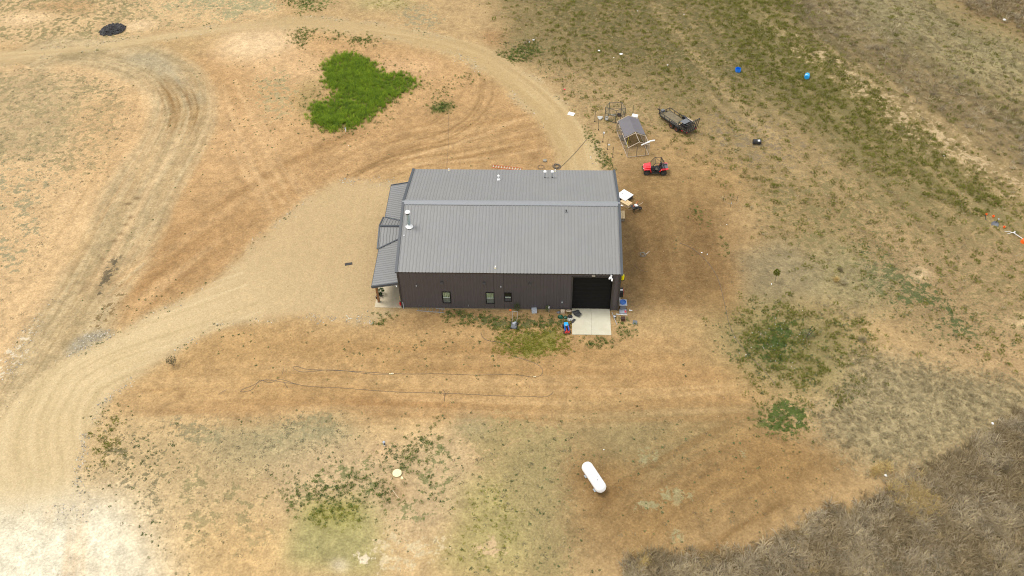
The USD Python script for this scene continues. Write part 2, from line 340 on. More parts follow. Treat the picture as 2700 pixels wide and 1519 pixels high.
soil(P((510, 300), (700, 250), (760, 300), (640, 420), (520, 470)), (226, 178, 124), 1.8, 1.5, 0.55)
# --- field right of the loop and the far pasture
PA = P((1235, -120), (3000, -120), (3000, 1100), (2576, 930), (2400, 880), (2050, 720), (1900, 560), (1800, 470), (1650, 360), (1500, 330), (1440, 250), (1330, 165), (1250, 115), (1285, 60))
soil(PA, (174, 144, 96), 1.6, 1.4)
soil(PA, (200, 166, 116), 1.8, 2.0, 0.75, (2.5, 0.26), 0.3)
soil(PA, (146, 128, 82), 1.8, 2.0, 0.7, (1.0, 0.42), 0.25)
soil(P((1240, -100), (2000, -100), (2200, 200), (1900, 330), (1600, 230), (1420, 170), (1290, 120)), (146, 124, 80), 2.4, 2.0, 0.8, speck=0.42, straw=0.25); soil(P((1260, -100), (1950, -100), (2100, 160), (1900, 260), (1640, 200), (1440, 140)), (116, 104, 62), 2.4, 2.0, 0.7, (1.0, 0.5))
soil(P((1290, 150), (1520, 200), (1680, 290), (1760, 400), (1600, 420), (1500, 320), (1420, 230)), (200, 164, 114), 1.6, 1.6, 0.75, speck=0.2)
soil(P((1560, 320), (1760, 350), (1900, 440), (1840, 520), (1700, 450), (1560, 430)), (186, 146, 94), 1.5, 1.4, 0.85, speck=0.1)
soil(P((1790, 240), (1990, 290), (2060, 400), (1960, 460), (1850, 400), (1770, 320)), (150, 130, 98), 2.0, 2.2, 0.6, (1.0, 0.42), 0.3, speck=0.3)
soil(P((1700, -100), (1900, -100), (2120, 170), (2330, 330), (2600, 540), (2700, 700), (2560, 580), (2300, 480), (2080, 330), (1880, 180)), (126, 114, 62), 2.2, 1.6, 0.65, speck=0.35)
soil(P((1930, 40), (2000, 60), (2230, 200), (2430, 330), (2620, 470), (2620, 560), (2380, 390), (2200, 270), (2020, 150)), (212, 182, 134), 1.4, 1.8, 0.85, (1.0, 0.42), 0.2)
soil(P((1900, -100), (2080, -100), (2260, 100), (2480, 230), (2700, 330), (2700, 520), (2440, 330), (2210, 190), (2010, 60)), (120, 103, 72), 2.2, 1.6, 0.85, straw=0.25)
soil(P((2050, -100), (2300, -60), (2440, 60), (2700, 190), (2700, 330), (2480, 205), (2290, 125), (2140, 70)), (160, 149, 106), 2.2, 1.6, 0.85, straw=0.45)
soil(EL(2490, 150, 110, 36), (176, 162, 112), 1.8, 1.8, 0.6, straw=0.6)
soil(P((2340, -100), (2800, -100), (2800, 140), (2576, 92), (2450, 40)), (132, 106, 70), 1.2, 1.2, 0.95, straw=0.35)
soil(P((2150, 560), (2600, 600), (2700, 800), (2576, 880), (2380, 860), (2250, 780), (2120, 660)), (186, 152, 106), 1.8, 1.8, 0.7, speck=0.3)
soil(P((2100, 580), (2200, 600), (2330, 700), (2576, 830), (2576, 870), (2400, 840), (2200, 760)), (104, 108, 62), 1.4, 1.8, 0.7, (1.0, 0.55), 0.3, speck=0.5)
soil(EL(2298, 685, 26, 12), (246, 212, 160), 0.5, 0.8); soil(EL(2590, 805, 35, 12), (236, 204, 150), 0.6, 1.0)
# --- beside and before the building
soil(P((1540, 420), (1700, 440), (1800, 480), (1850, 570), (1860, 680), (1838, 790), (1600, 792), (1550, 700)), (148, 112, 68), 1.6, 1.0, 0.95)  # brown dirt, darkened further by a cloud shadow painted into its colour
soil(P((1600, 420), (1780, 430), (1850, 500), (1720, 540), (1590, 500)), (178, 138, 86), 1.4, 1.2, 0.6)
soil(P((1560, 790), (1840, 785), (1800, 900), (1580, 870)), (202, 162, 108), 0.8, 0.9, 0.95)
soil(P((840, 830), (1000, 795), (1440, 800), (1560, 850), (1800, 900), (1960, 960), (1900, 1010), (1400, 1050), (900, 1045), (280, 1035), (330, 960), (480, 860), (620, 810)), (204, 158, 102), 1.4, 1.2)
soil(P((700, 860), (1300, 850), (1800, 920), (1900, 990), (1300, 950), (800, 900)), (186, 140, 86), 2.0, 1.4, 0.7)
soil(P((1000, 784), (1440, 786), (1440, 812), (1000, 808)), (170, 128, 80), 0.6, 0.6, 0.85, speck=0.3)
soil(P((285, 1012), (1000, 1008), (1400, 1030), (1400, 1050), (1000, 1046), (285, 1042)), (180, 126, 74), 0.7, 0.8, 0.75)
soil(P((290, 970), (560, 960), (640, 1000), (560, 1030), (290, 1025)), (222, 176, 118), 1.0, 1.0, 0.6)
soil(P((1250, 815), (1410, 820), (1420, 880), (1330, 900), (1262, 885)), (150, 138, 62), 0.7, 1.0, 0.9, (1.0, 0.75), 0.3, speck=0.2)
soil(P((1110, 788), (1430, 792), (1430, 822), (1250, 820), (1120, 806)), (110, 110, 62), 0.5, 0.8, 0.8, (0.5, 0.6), 0.2, speck=0.6)
# --- the near ground
soil(P((215, 1040), (900, 1046), (1150, 1060), (1160, 1500), (380, 1500), (330, 1340), (235, 1240), (205, 1130)), (226, 186, 130), 0.8, 1.0)
soil(P((230, 1045), (480, 1045), (880, 1045), (900, 1130), (700, 1180), (560, 1140), (420, 1130), (380, 1060), (330, 1160), (250, 1230), (215, 1120)), (164, 150, 108), 1.0, 1.3, 0.9, (2.5, 0.48), 0.16)
soil(P((540, 1060), (880, 1050), (900, 1120), (760, 1190), (600, 1200), (540, 1140)), (182, 168, 122), 1.0, 1.2, 0.8)
soil(P((230, 1045), (560, 1050), (700, 1150), (620, 1330), (420, 1330), (250, 1200)), (206, 176, 126), 1.6, 1.4, 0.6)
soil(P((240, 1060), (460, 1100), (620, 1300), (480, 1449), (420, 1449), (340, 1320), (250, 1250)), (142, 126, 88), 0.8, 1.6, 0.75, (1.0, 0.36), 0.10, speck=0.2)
soil(P((440, 1120), (700, 1180), (700, 1400), (520, 1449), (440, 1300)), (172, 152, 104), 1.0, 1.8, 0.8, (1.0, 0.42), 0.14, speck=0.2)
soil(P((480, 1330), (720, 1330), (720, 1520), (430, 1520)), (222, 178, 118), 1.2, 1.4, 0.75)
soil(P((1140, 1050), (1450, 1055), (1470, 1160), (1440, 1300), (1420, 1460), (1160, 1460), (1180, 1200), (1130, 1120)), (184, 158, 104), 1.2, 1.4, 0.9, (2.5, 0.8), 0.4, speck=0.25)
soil(P((1300, 1060), (1440, 1070), (1460, 1240), (1440, 1449), (1330, 1449), (1270, 1250)), (164, 148, 100), 1.6, 1.6, 0.75, speck=0.35, straw=0.25)
soil(EL(1185, 1075, 48, 26), (188, 178, 138), 0.8, 1.2, 0.8)
soil(P((680, 1150), (900, 1110), (1200, 1110), (1240, 1200), (1180, 1300), (1040, 1340), (820, 1300), (690, 1280)), (214, 182, 134), 1.0, 1.4, 0.9, speck=0.25)
soil(P((700, 1200), (900, 1150), (1090, 1090), (1200, 1170), (1100, 1300), (900, 1290), (720, 1290)), (150, 142, 92), 0.6, 1.5, 0.5, (1.0, 0.40), 0.2, speck=0.2)
soil(P((770, 1262), (900, 1258), (950, 1300), (960, 1449), (720, 1449), (740, 1340)), (186, 172, 110), 0.7, 1.2, 0.95)
soil(P((770, 1262), (890, 1258), (910, 1310), (790, 1310)), (178, 164, 72), 0.8, 1.0, 0.75)
soil(P((1180, 1190), (1280, 1200), (1330, 1280), (1330, 1449), (1100, 1449), (1150, 1330)), (190, 172, 108), 0.9, 1.4, 0.85)
soil(P((940, 1320), (1150, 1310), (1170, 1400), (1000, 1449), (900, 1430)), (232, 206, 156), 0.6, 1.5, 0.85, (1.0, 0.6), 0.2)
soil(EL(912, 1398, 38, 18), (246, 226, 188), 0.3, 1.0, 0.9, (1.0, 0.7), 0.15); soil(EL(850, 1425, 16, 12), (246, 226, 188), 0.3, 0.8, 0.9); soil(EL(1250, 1385, 60, 24), (226, 190, 140), 0.4, 1.2, 0.8, (1.0, 0.5), 0.15)
soil(EL(1000, 1225, 44, 34), (208, 172, 124), 0.5, 0.8, 0.95, speck=0.0); soil(EL(965, 1128, 34, 18), (216, 176, 128), 0.5, 0.8, 0.9, speck=0.0)
# --- around the gas tank and the lower right
soil(P((1450, 1080), (1700, 1050), (1900, 1030), (2080, 1100), (2180, 1180), (2050, 1250), (1850, 1340), (1600, 1420), (1440, 1420), (1420, 1300), (1440, 1180)), (168, 130, 82), 1.6, 1.4, 0.95)
soil(P((1400, 1048), (1900, 1010), (2000, 1040), (1900, 1110), (1650, 1110), (1420, 1100)), (156, 134, 88), 1.4, 1.6, 0.7, speck=0.3)
soil(EL(1500, 1200, 72, 66), (146, 106, 60), 1.0, 1.0, 0.85)  # darker ellipse centred on the tank: its soft shadow painted into the soil
for e in (EL(1620, 1130, 46, 30), EL(1690, 1225, 50, 22), EL(1640, 1270, 40, 22), EL(1810, 1215, 10, 8), EL(1715, 1335, 30, 18), EL(1830, 1390, 60, 14), EL(1880, 1155, 22, 10)):
    soil(e, (176, 164, 116), 0.4, 1.4, 0.75, (1.0, 0.7), 0.25)
soil(P((1450, 1060), (1700, 1070), (1800, 1120), (1640, 1180), (1470, 1150)), (164, 146, 100), 1.4, 1.6, 0.6)
soil(P((1850, 640), (1960, 610), (2100, 680), (2080, 760), (1980, 790), (1870, 790)), (158, 142, 104), 1.0, 1.4, 0.85, speck=0.2)
soil(EL(2050, 770, 60, 25), (196, 156, 104), 1.0, 1.2, 0.75)
soil(P((1830, 780), (2100, 760), (2200, 850), (2160, 980), (2000, 1000), (1880, 940), (1810, 870)), (142, 130, 78), 1.6, 1.6, 0.8, speck=0.5)
soil(P((1800, 640), (1852, 640), (1846, 800), (1800, 800)), (160, 120, 72), 0.8, 0.8, 0.7)
soil(P((2060, 590), (2260, 700), (2200, 800), (2060, 740)), (172, 158, 110), 1.4, 1.6, 0.75, straw=0.3)
soil(P((2060, 1000), (2200, 900), (2420, 915), (2700, 960), (2700, 990), (2480, 1090), (2330, 1165), (2180, 1190), (2080, 1110)), (180, 160, 116), 1.3, 1.6, 0.95, straw=0.65)
soil(P((2380, 850), (2700, 850), (2700, 960), (2420, 920)), (206, 166, 116), 1.4, 1.6, 0.8)
soil(P((1860, 1060), (2060, 1090), (2130, 1170), (2000, 1270), (1880, 1240)), (172, 130, 78), 1.2, 1.4, 0.8)
TALL = P((2900, 900), (2576, 1030), (2480, 1085), (2330, 1172), (2160, 1255), (2000, 1330), (1850, 1385), (1640, 1400), (1570, 1420), (1555, 1560), (3000, 1800))
soil(TALL, (114, 97, 64), 0.5, 1.0, 0.95, straw=0.4)
soil(EL(1985, 1045, 68, 40), (96, 108, 48), 0.7, 1.2, 0.75, (0.5, 0.7), 0.3, speck=0.6)
soil(EL(1945, 870, 58, 48), (84, 98, 44), 0.9, 1.2, 0.8, (1.0, 0.8), 0.3, speck=0.5)
# green stands under the grass itself
GRASS_BIG = P((822, 172), (834, 146), (868, 136), (905, 143), (945, 162), (962, 186), (1010, 192), (1040, 200), (1044, 214), (1000, 236), (962, 266), (918, 300), (872, 316), (812, 318), (794, 298), (786, 272), (812, 256), (846, 250), (858, 236), (840, 218), (818, 200))
soil(GRASS_BIG, (120, 122, 56), 0.6, 0.5, 0.75, speck=0.2); soil(EL(1112, 267, 27, 15), (92, 108, 48), 0.4, 0.7, 0.8)
soil(EL(775, 250, 30, 60), (170, 150, 90), 0.9, 1.0, 0.6, speck=0.45)
# --- the curved wheel track on the left
A, B, O = path(P((60, 165), (160, 128), (270, 134), (370, 162), (440, 225), (455, 285), (435, 345), (390, 430), (340, 510), (290, 620), (240, 720), (190, 800), (130, 900), (75, 1000), (30, 1100), (0, 1200), (-20, 1330)), 9.0)
wid = 4.9 + 1.2*(NOI[7.0]-0.5)
tr = sstep(wid - np.abs(A), 0, 2.2)*O
rut = nz(A*1.0, B*0.05, 0.42, 3, 61); rut2 = nz(A, B*0.04, 1.3, 2, 62)
rut4 = nz(A*1.0, B*0.03, 0.22, 2, 63)
lay((212, 184, 136), tr*0.85); lay((168, 134, 88), tr*0.4*sstep(rut4, 0.58, 0.72)*sstep(B, 14, 22)); lay((226, 198, 148), tr*0.5*sstep(1-rut4, 0.58, 0.72)); lay((186, 158, 112), tr*0.6*sstep(rut, 0.5, 0.66)); lay((214, 186, 138), tr*0.6*sstep(1-rut, 0.48, 0.7)); lay((176, 144, 98), tr*0.3*sstep(rut2, 0.56, 0.75))
HGT -= 0.07*tr*(rut-0.35)
soil(P((290, 140), (380, 128), (450, 165), (500, 235), (505, 262), (470, 268), (430, 210), (370, 165)), (192, 178, 142), 0.5, 0.9, 0.6)
soil(P((160, 130), (270, 120), (272, 132), (170, 145)), (168, 148, 106), 0.5, 0.8, 0.8)
soil(P((318, 636), (300, 690), (268, 735), (250, 770), (238, 800), (232, 760), (262, 690), (290, 640)), (112, 102, 78), 0.45, 0.9, 0.8, (0.5, 0.7), 0.25)
soil(P((345, 430), (300, 500), (270, 560), (260, 540), (290, 470)), (150, 128, 92), 0.6, 1.0, 0.7)
soil(P((310, 700), (330, 740), (270, 820), (225, 860), (240, 800)), (160, 130, 86), 0.7, 1.2, 0.6, (0.5, 0.6), 0.3)
soil(P((115, 738), (98, 800), (70, 890), (30, 960), (-10, 990), (-40, 920), (30, 850), (75, 775)), (242, 222, 184), 0.8, 1.4, 0.7, (0.5, 0.40), 0.3)
soil(P((300, 832), (255, 858), (195, 903), (172, 893), (210, 850), (255, 825)), (172, 160, 132), 0.35, 0.8, 0.9)
# --- broad smears where machines have turned and dragged
def smear(poly, half, cols, across, amt, seed, soft=2.0):
    A, B, O = path(poly, half+1); top = B[O].max() if O.any() else 1; tp = min(6.0, top*.35); m = sstep(half-np.abs(A)+1.2*W1[0]*half*.5, 0, soft)*O*sstep(B + 6*W1[1], 0, tp)*sstep(top-B + 6*W1[1], 0, tp)
    n = nz(A, B*0.035, across, 3, seed); n2 = nz(A, B*0.06, across*2.7, 2, seed+1)
    lay(cols[0], m*amt*sstep(n, 0.52, 0.68)); lay(cols[1], m*amt*sstep(1-n, 0.52, 0.68)); lay(cols[0], m*amt*.6*sstep(n2, .55, .7)); lay(cols[1], m*amt*.6*sstep(1-n2, .55, .7))
smear(P((860, 470), (1000, 405), (1180, 365), (1400, 320)), 6.0, ((168, 124, 74), (222, 176, 120)), 0.5, 0.55, 81)
smear(P((1225, 190), (1200, 260), (1140, 320), (1000, 380), (860, 460)), 4.0, ((168, 124, 74), (218, 172, 116)), 0.4, 0.4, 83)
smear(P((260, 830), (420, 690), (620, 540), (820, 420), (1000, 350)), 7.0, ((176, 130, 80), (222, 176, 122)), 0.9, 0.55, 85, 4.0)
smear(P((560, 200), (640, 380), (740, 560)), 5.0, ((196, 150, 100), (232, 188, 134)), 0.35, 0.4, 87, 3.0)
smear(P((290, 1000), (800, 985), (1400, 1000), (1950, 985)), 4.5, ((182, 134, 82), (224, 180, 124)), 0.6, 0.38, 89, 2.5)
smear(P((600, 870), (1200, 880), (1850, 905)), 4.0, ((180, 134, 82), (216, 170, 114)), 0.7, 0.35, 91, 2.5)
smear(P((1640, 440), (1660, 600), (1700, 780)), 7.0, ((134, 98, 56), (176, 138, 88)), 0.8, 0.4, 93, 3.0)
smear(P((1580, 480), (1720, 470), (1850, 520)), 2.5, ((150, 112, 66), (188, 148, 96)), 0.35, 0.5, 94, 1.5)
smear(P((1500, 1420), (1600, 1330), (1800, 1200), (2000, 1110)), 7.0, ((150, 110, 62), (196, 152, 94)), 0.9, 0.45, 95, 3.0)
smear(P((380, 170), (420, 240), (400, 330), (330, 440), (240, 600), (120, 800)), 7.0, ((206, 164, 112), (240, 198, 144)), 0.5, 0.5, 97, 3.0)
smear(P((1900, -60), (2100, 130), (2350, 330), (2700, 620)), 22.0, ((120, 108, 66), (206, 172, 120)), 0.9, 0.35, 98, 4.0)
smear(P((400, 190), (448, 240), (458, 290), (438, 350)), 2.8, ((158, 116, 64), (214, 176, 122)), 0.25, 0.75, 101, 1.0)
# --- thin tyre marks
def tyre(poly, w, col, amt, deep=0.015):
    A, B, O = path(poly, 2.0); m = sstep(w*1.3 - np.abs(A), 0, w*0.9)*O*(0.55+0.45*NOI[2.5]); lay(col, m*amt); return m
for px, w, a in ((P((1212, 188), (1207, 240), (1180, 290), (1120, 330), (1040, 352)), 0.2, 0.7), (P((1220, 190), (1214, 245), (1186, 300), (1130, 340)), 0.18, 0.5),
                 (P((1240, 195), (1238, 240), (1215, 285), (1170, 325), (1100, 360)), 0.2, 0.55), (P((1380, 300), (1250, 340), (1100, 370), (980, 395), (900, 430), (860, 452)), 0.25, 0.5),
                 (P((1390, 330), (1260, 362), (1100, 390), (960, 412), (880, 450)), 0.25, 0.45), (P((1180, 355), (1060, 375), (950, 408), (890, 445)), 0.2, 0.5)):
    tyre(px, w, (160, 120, 72), a)
for px in (P((560, 210), (620, 380), (690, 540)), P((590, 200), (660, 360), (720, 480)), P((620, 410), (720, 520)), P((600, 440), (700, 460)), P((1300, 300), (1200, 345), (1000, 400)), P((1380, 370), (1200, 400), (1020, 415))):
    tyre(px, 0.3, (236, 190, 134), 0.5)
# --- white dust at the entrance, bottom left
CAL = P((-300, 1300), (0, 1288), (120, 1262), (230, 1246), (300, 1290), (335, 1340), (372, 1400), (388, 1460), (390, 1700), (-300, 1700))

# ------------------------------------------------------------------ gravel drive: its own thin bed on the ground
OUT = P((-320, 150), (0, 130), (130, 121), (260, 108), (330, 95), (450, 75), (560, 62), (700, 46), (760, 43), (860, 50), (950, 60), (1050, 76), (1150, 98), (1230, 125), (1300, 165), (1370, 215), (1430, 270), (1472, 322), (1502, 370), (1525, 470))
INN = P((1380, 470), (1408, 430), (1398, 390), (1380, 335), (1348, 290), (1298, 240), (1238, 190), (1170, 155), (1100, 125), (1000, 101), (900, 86), (800, 77), (700, 73), (560, 82), (400, 102), (290, 124), (150, 136), (40, 160), (-320, 200))
LOT = P((842, 455), (990, 462), (1010, 600), (1010, 770), (944, 800), (900, 808), (840, 800), (760, 797), (640, 801), (560, 816), (480, 852), (400, 906), (330, 950), (282, 985), (246, 1030), (217, 1080), (203, 1130), (206, 1190), (214, 1230),
        (236, 1262), (120, 1275), (0, 1296), (-260, 1330), (-200, 1120), (0, 1060), (60, 975), (130, 925), (190, 900), (240, 868), (300, 836), (370, 801), (440, 771), (500, 735), (560, 690), (620, 630), (700, 560), (790, 490))
drive = np.maximum(mask(np.vstack([OUT, INN]), 0.22, 0.35), mask(LOT, 0.22, 0.35))
grav = np.maximum(mask(np.vstack([OUT, INN]), 0.5, 0.35), mask(LOT, 0.5, 0.35))
lay((218, 184, 133), grav*0.95)
lay((242, 213, 160), grav*mask(P((150, 780), (620, 700), (800, 780), (480, 860), (230, 1300), (-200, 1300), (-200, 1000)), 5.0, 1.0)*0.85)
lay((206, 170, 112), grav*mask(P((600, 30), (1200, 100), (1500, 330), (1500, 430), (1350, 430), (1150, 160), (800, 90)), 2.0, 1.0)*0.6)
lay((206, 174, 118), grav*0.22*sstep(NOI[7.0], 0.55, 0.95))
edge = np.clip(grav*(1-grav)*4, 0, 1)
lay((206, 184, 140), edge*0.35*sstep(NOI[2.5], 0.5, 0.75))
AX = path(P((30, 1500), (30, 1400), (50, 1300), (70, 1200), (60, 1120), (75, 1040), (130, 950), (230, 880), (420, 810), (640, 730)), 11.0)
rl = nz(AX[0], AX[1]*0.03, 0.55, 3, 71)
lay((238, 210, 158), grav*AX[2]*0.6*sstep(rl, 0.55, 0.7)*sstep(10-np.abs(AX[0]), 0, 3))
lay((204, 176, 124), grav*AX[2]*0.45*sstep(1-rl, 0.55, 0.7)*sstep(10-np.abs(AX[0]), 0, 3))
cal = mask(CAL, 1.4, 1.6); cal0 = mask(CAL, 3.5, 1.6)
lay((248, 226, 178), cal0*0.8); lay((255, 244, 212), cal*0.9); lay((244, 218, 174), cal*0.35*sstep(NOI[7.0], 0.7, 0.95))
AC = path(P((70, 1560), (75, 1449), (90, 1350), (100, 1270)), 7.0); rc = nz(AC[0], AC[1]*0.05, 0.9, 3, 72)
lay((246, 214, 168), cal*AC[2]*0.6*sstep(rc, 0.55, 0.7))
lay((214, 196, 158), mask(EL(185, 1285, 36, 24), 0.8, 1.0)*0.8)
for a_ in (SPECK, STRAW, SHARE): a_ *= 1-np.maximum(grav, cal)
soil(EL(452, 991, 11, 5), (140, 98, 56), .25, .4, .8); soil(EL(1345, 395, 9, 5), (140, 100, 58), .25, .4, .7)
for cx, cy in ((327, 514), (330, 545), (304, 586), (290, 602), (262, 650), (315, 562), (346, 500), (1360, 1385), (600, 1045)): soil(EL(cx, cy, 7, 3.5), (124, 90, 54), .15, .35, .85)
soil(P((150, 131), (270, 118), (275, 127), (230, 133), (160, 140)), (170, 146, 102), .4, .9, .75)
LOOP = path((OUT[1:]+0)[:, :]*[1, 1], 4.2)
ll = nz(LOOP[0], LOOP[1]*.03, .6, 3, 75); lay((228, 198, 142), grav*LOOP[2]*.55*sstep(ll, .5, .66)); lay((196, 164, 110), grav*LOOP[2]*.4*sstep(1-ll, .52, .68))
# faint fine grain everywhere
COL *= (1 + (1-.8*grav)*(0.20*(NOI[0.5]-0.5) + 0.16*(NOI[1.0]-0.5) + 0.12*(NOI[2.5]-0.5)))[..., None]
COL = np.clip(COL, 0.01, 0.82); CRUST = np.clip(CRUST*(1+.14*(NOI[1.0]-.5))[..., None], .01, .82)

# --- relief: level under the building, a mound at the septic lid with a hollow before it
def bump(c, r, h):
    global HGT
    w = D(*c); d = np.hypot(X-w[0], Y-w[1]); HGT = HGT + h*np.exp(-(d/r)**2)
bump((1000, 1212), 1.1, 0.30); bump((1004, 1243), 0.5, -0.42); bump((965, 1128), 0.9, 0.14); bump((285, 80), 1.6, 0.25)
flat = sstep(np.maximum(np.maximum(-4.5-X, X-22.5), np.maximum(-5-Y, Y-17)), 0, 2.5)
HGT *= flat
TOP = np.where(drive > .5, HGT-.03+.075*sstep(drive, .15, .85), HGT)
def gz(x, y):
    fx, fy = np.clip((np.asarray(x, float)-GX[0])/STEP, 0, NX-1.001), np.clip((np.asarray(y, float)-GY[0])/STEP, 0, NY-1.001)
    i, j = fx.astype(int), fy.astype(int); u, v = fx-i, fy-j; HGT = TOP
    return HGT[i, j]*(1-u)*(1-v) + HGT[i+1, j]*u*(1-v) + HGT[i, j+1]*(1-u)*v + HGT[i+1, j+1]*u*v
def at(M, x, y):
    i = np.clip(np.round((x-GX[0])/STEP).astype(int), 0, NX-1); j = np.clip(np.round((y-GY[0])/STEP).astype(int), 0, NY-1)
    return M[i, j]
def spot(x, y, up=0.0):
    """The point of the ground seen at pixel (x, y) of the 2700 px photograph."""
    p = G(x, y); p[2] = gz(p[0], p[1]) + up; return p
def spots(px):
    p = G(np.asarray(px, float)[:, 0], np.asarray(px, float)[:, 1]); p[:, 2] = gz(p[:, 0], p[:, 1]); return p
def dspot(x, y, up=0.0): return spot(x*K, y*K, up)

def grow(a, lo, hi):
    left, right, s = [], [], STEP
    x = a[0]
    while x > lo: s *= 1.6; x -= s; left.append(x)
    x, s = a[-1], STEP
    while x < hi: s *= 1.6; x += s; right.append(x)
    return np.r_[left[::-1], a, right], len(left), len(right)
EX, lx, rx_ = grow(GX, -1800, 1800); EY, ly, ry_ = grow(GY, -1800, 1800)
pad = ((lx, rx_), (ly, ry_))
fade = np.pad(np.ones((NX, NY)), pad)
CE = np.pad(COL, pad + ((0, 0),), mode='edge'); HE = np.pad(HGT, pad, mode='edge')*fade
S1, S2, S3 = (np.pad(a_, pad, mode='edge') for a_ in (SPECK, STRAW, SHARE)); CE2 = np.pad(CRUST, pad + ((0, 0),), mode='edge')
# beyond the plot the fields go on as dry pasture
far = np.pad(np.zeros((NX, NY)), pad, constant_values=1)
CE = CE*(1-far[..., None]) + far[..., None]*np.where((np.add.outer(EX, 0*EY) > -20)[..., None], alb(160, 138, 94), alb(212, 174, 122))
XX, YY = np.meshgrid(EX, EY, indexing='ij')
def grid_mesh(path_, Vx, Vy, Vz, keep, col, col2, speck, straw, share, mat, kind):
    n0, n1 = Vx.shape; idx = np.arange(n0*n1).reshape(n0, n1)
    q = np.stack([idx[:-1, :-1], idx[1:, :-1], idx[1:, 1:], idx[:-1, 1:]], -1)
    if keep is not None: q = q[keep]
    q = q.reshape(-1, 4); used, inv = np.unique(q, return_inverse=True); q = inv.reshape(q.shape)
    V = np.stack([Vx.ravel(), Vy.ravel(), Vz.ravel()], 1)[used]
    me = usdkit.mesh(stage, path_, (V, q), LOOK[mat], smooth=True)
    api = UsdGeom.PrimvarsAPI(me)
    api.CreatePrimvar('soil', Sdf.ValueTypeNames.Color3fArray, 'vertex').Set(Vt.Vec3fArray.FromNumpy(col.reshape(-1, 3)[used].astype(np.float32)))
    api.CreatePrimvar('crust', Sdf.ValueTypeNames.Color3fArray, 'vertex').Set(Vt.Vec3fArray.FromNumpy(col2.reshape(-1, 3)[used].astype(np.float32)))
    api.CreatePrimvar('cover', Sdf.ValueTypeNames.Color3fArray, 'vertex').Set(Vt.Vec3fArray.FromNumpy(np.stack([speck.ravel(), straw.ravel(), share.ravel()], 1)[used].astype(np.float32)))
    custom(me.GetPrim(), kind=kind)
    return me
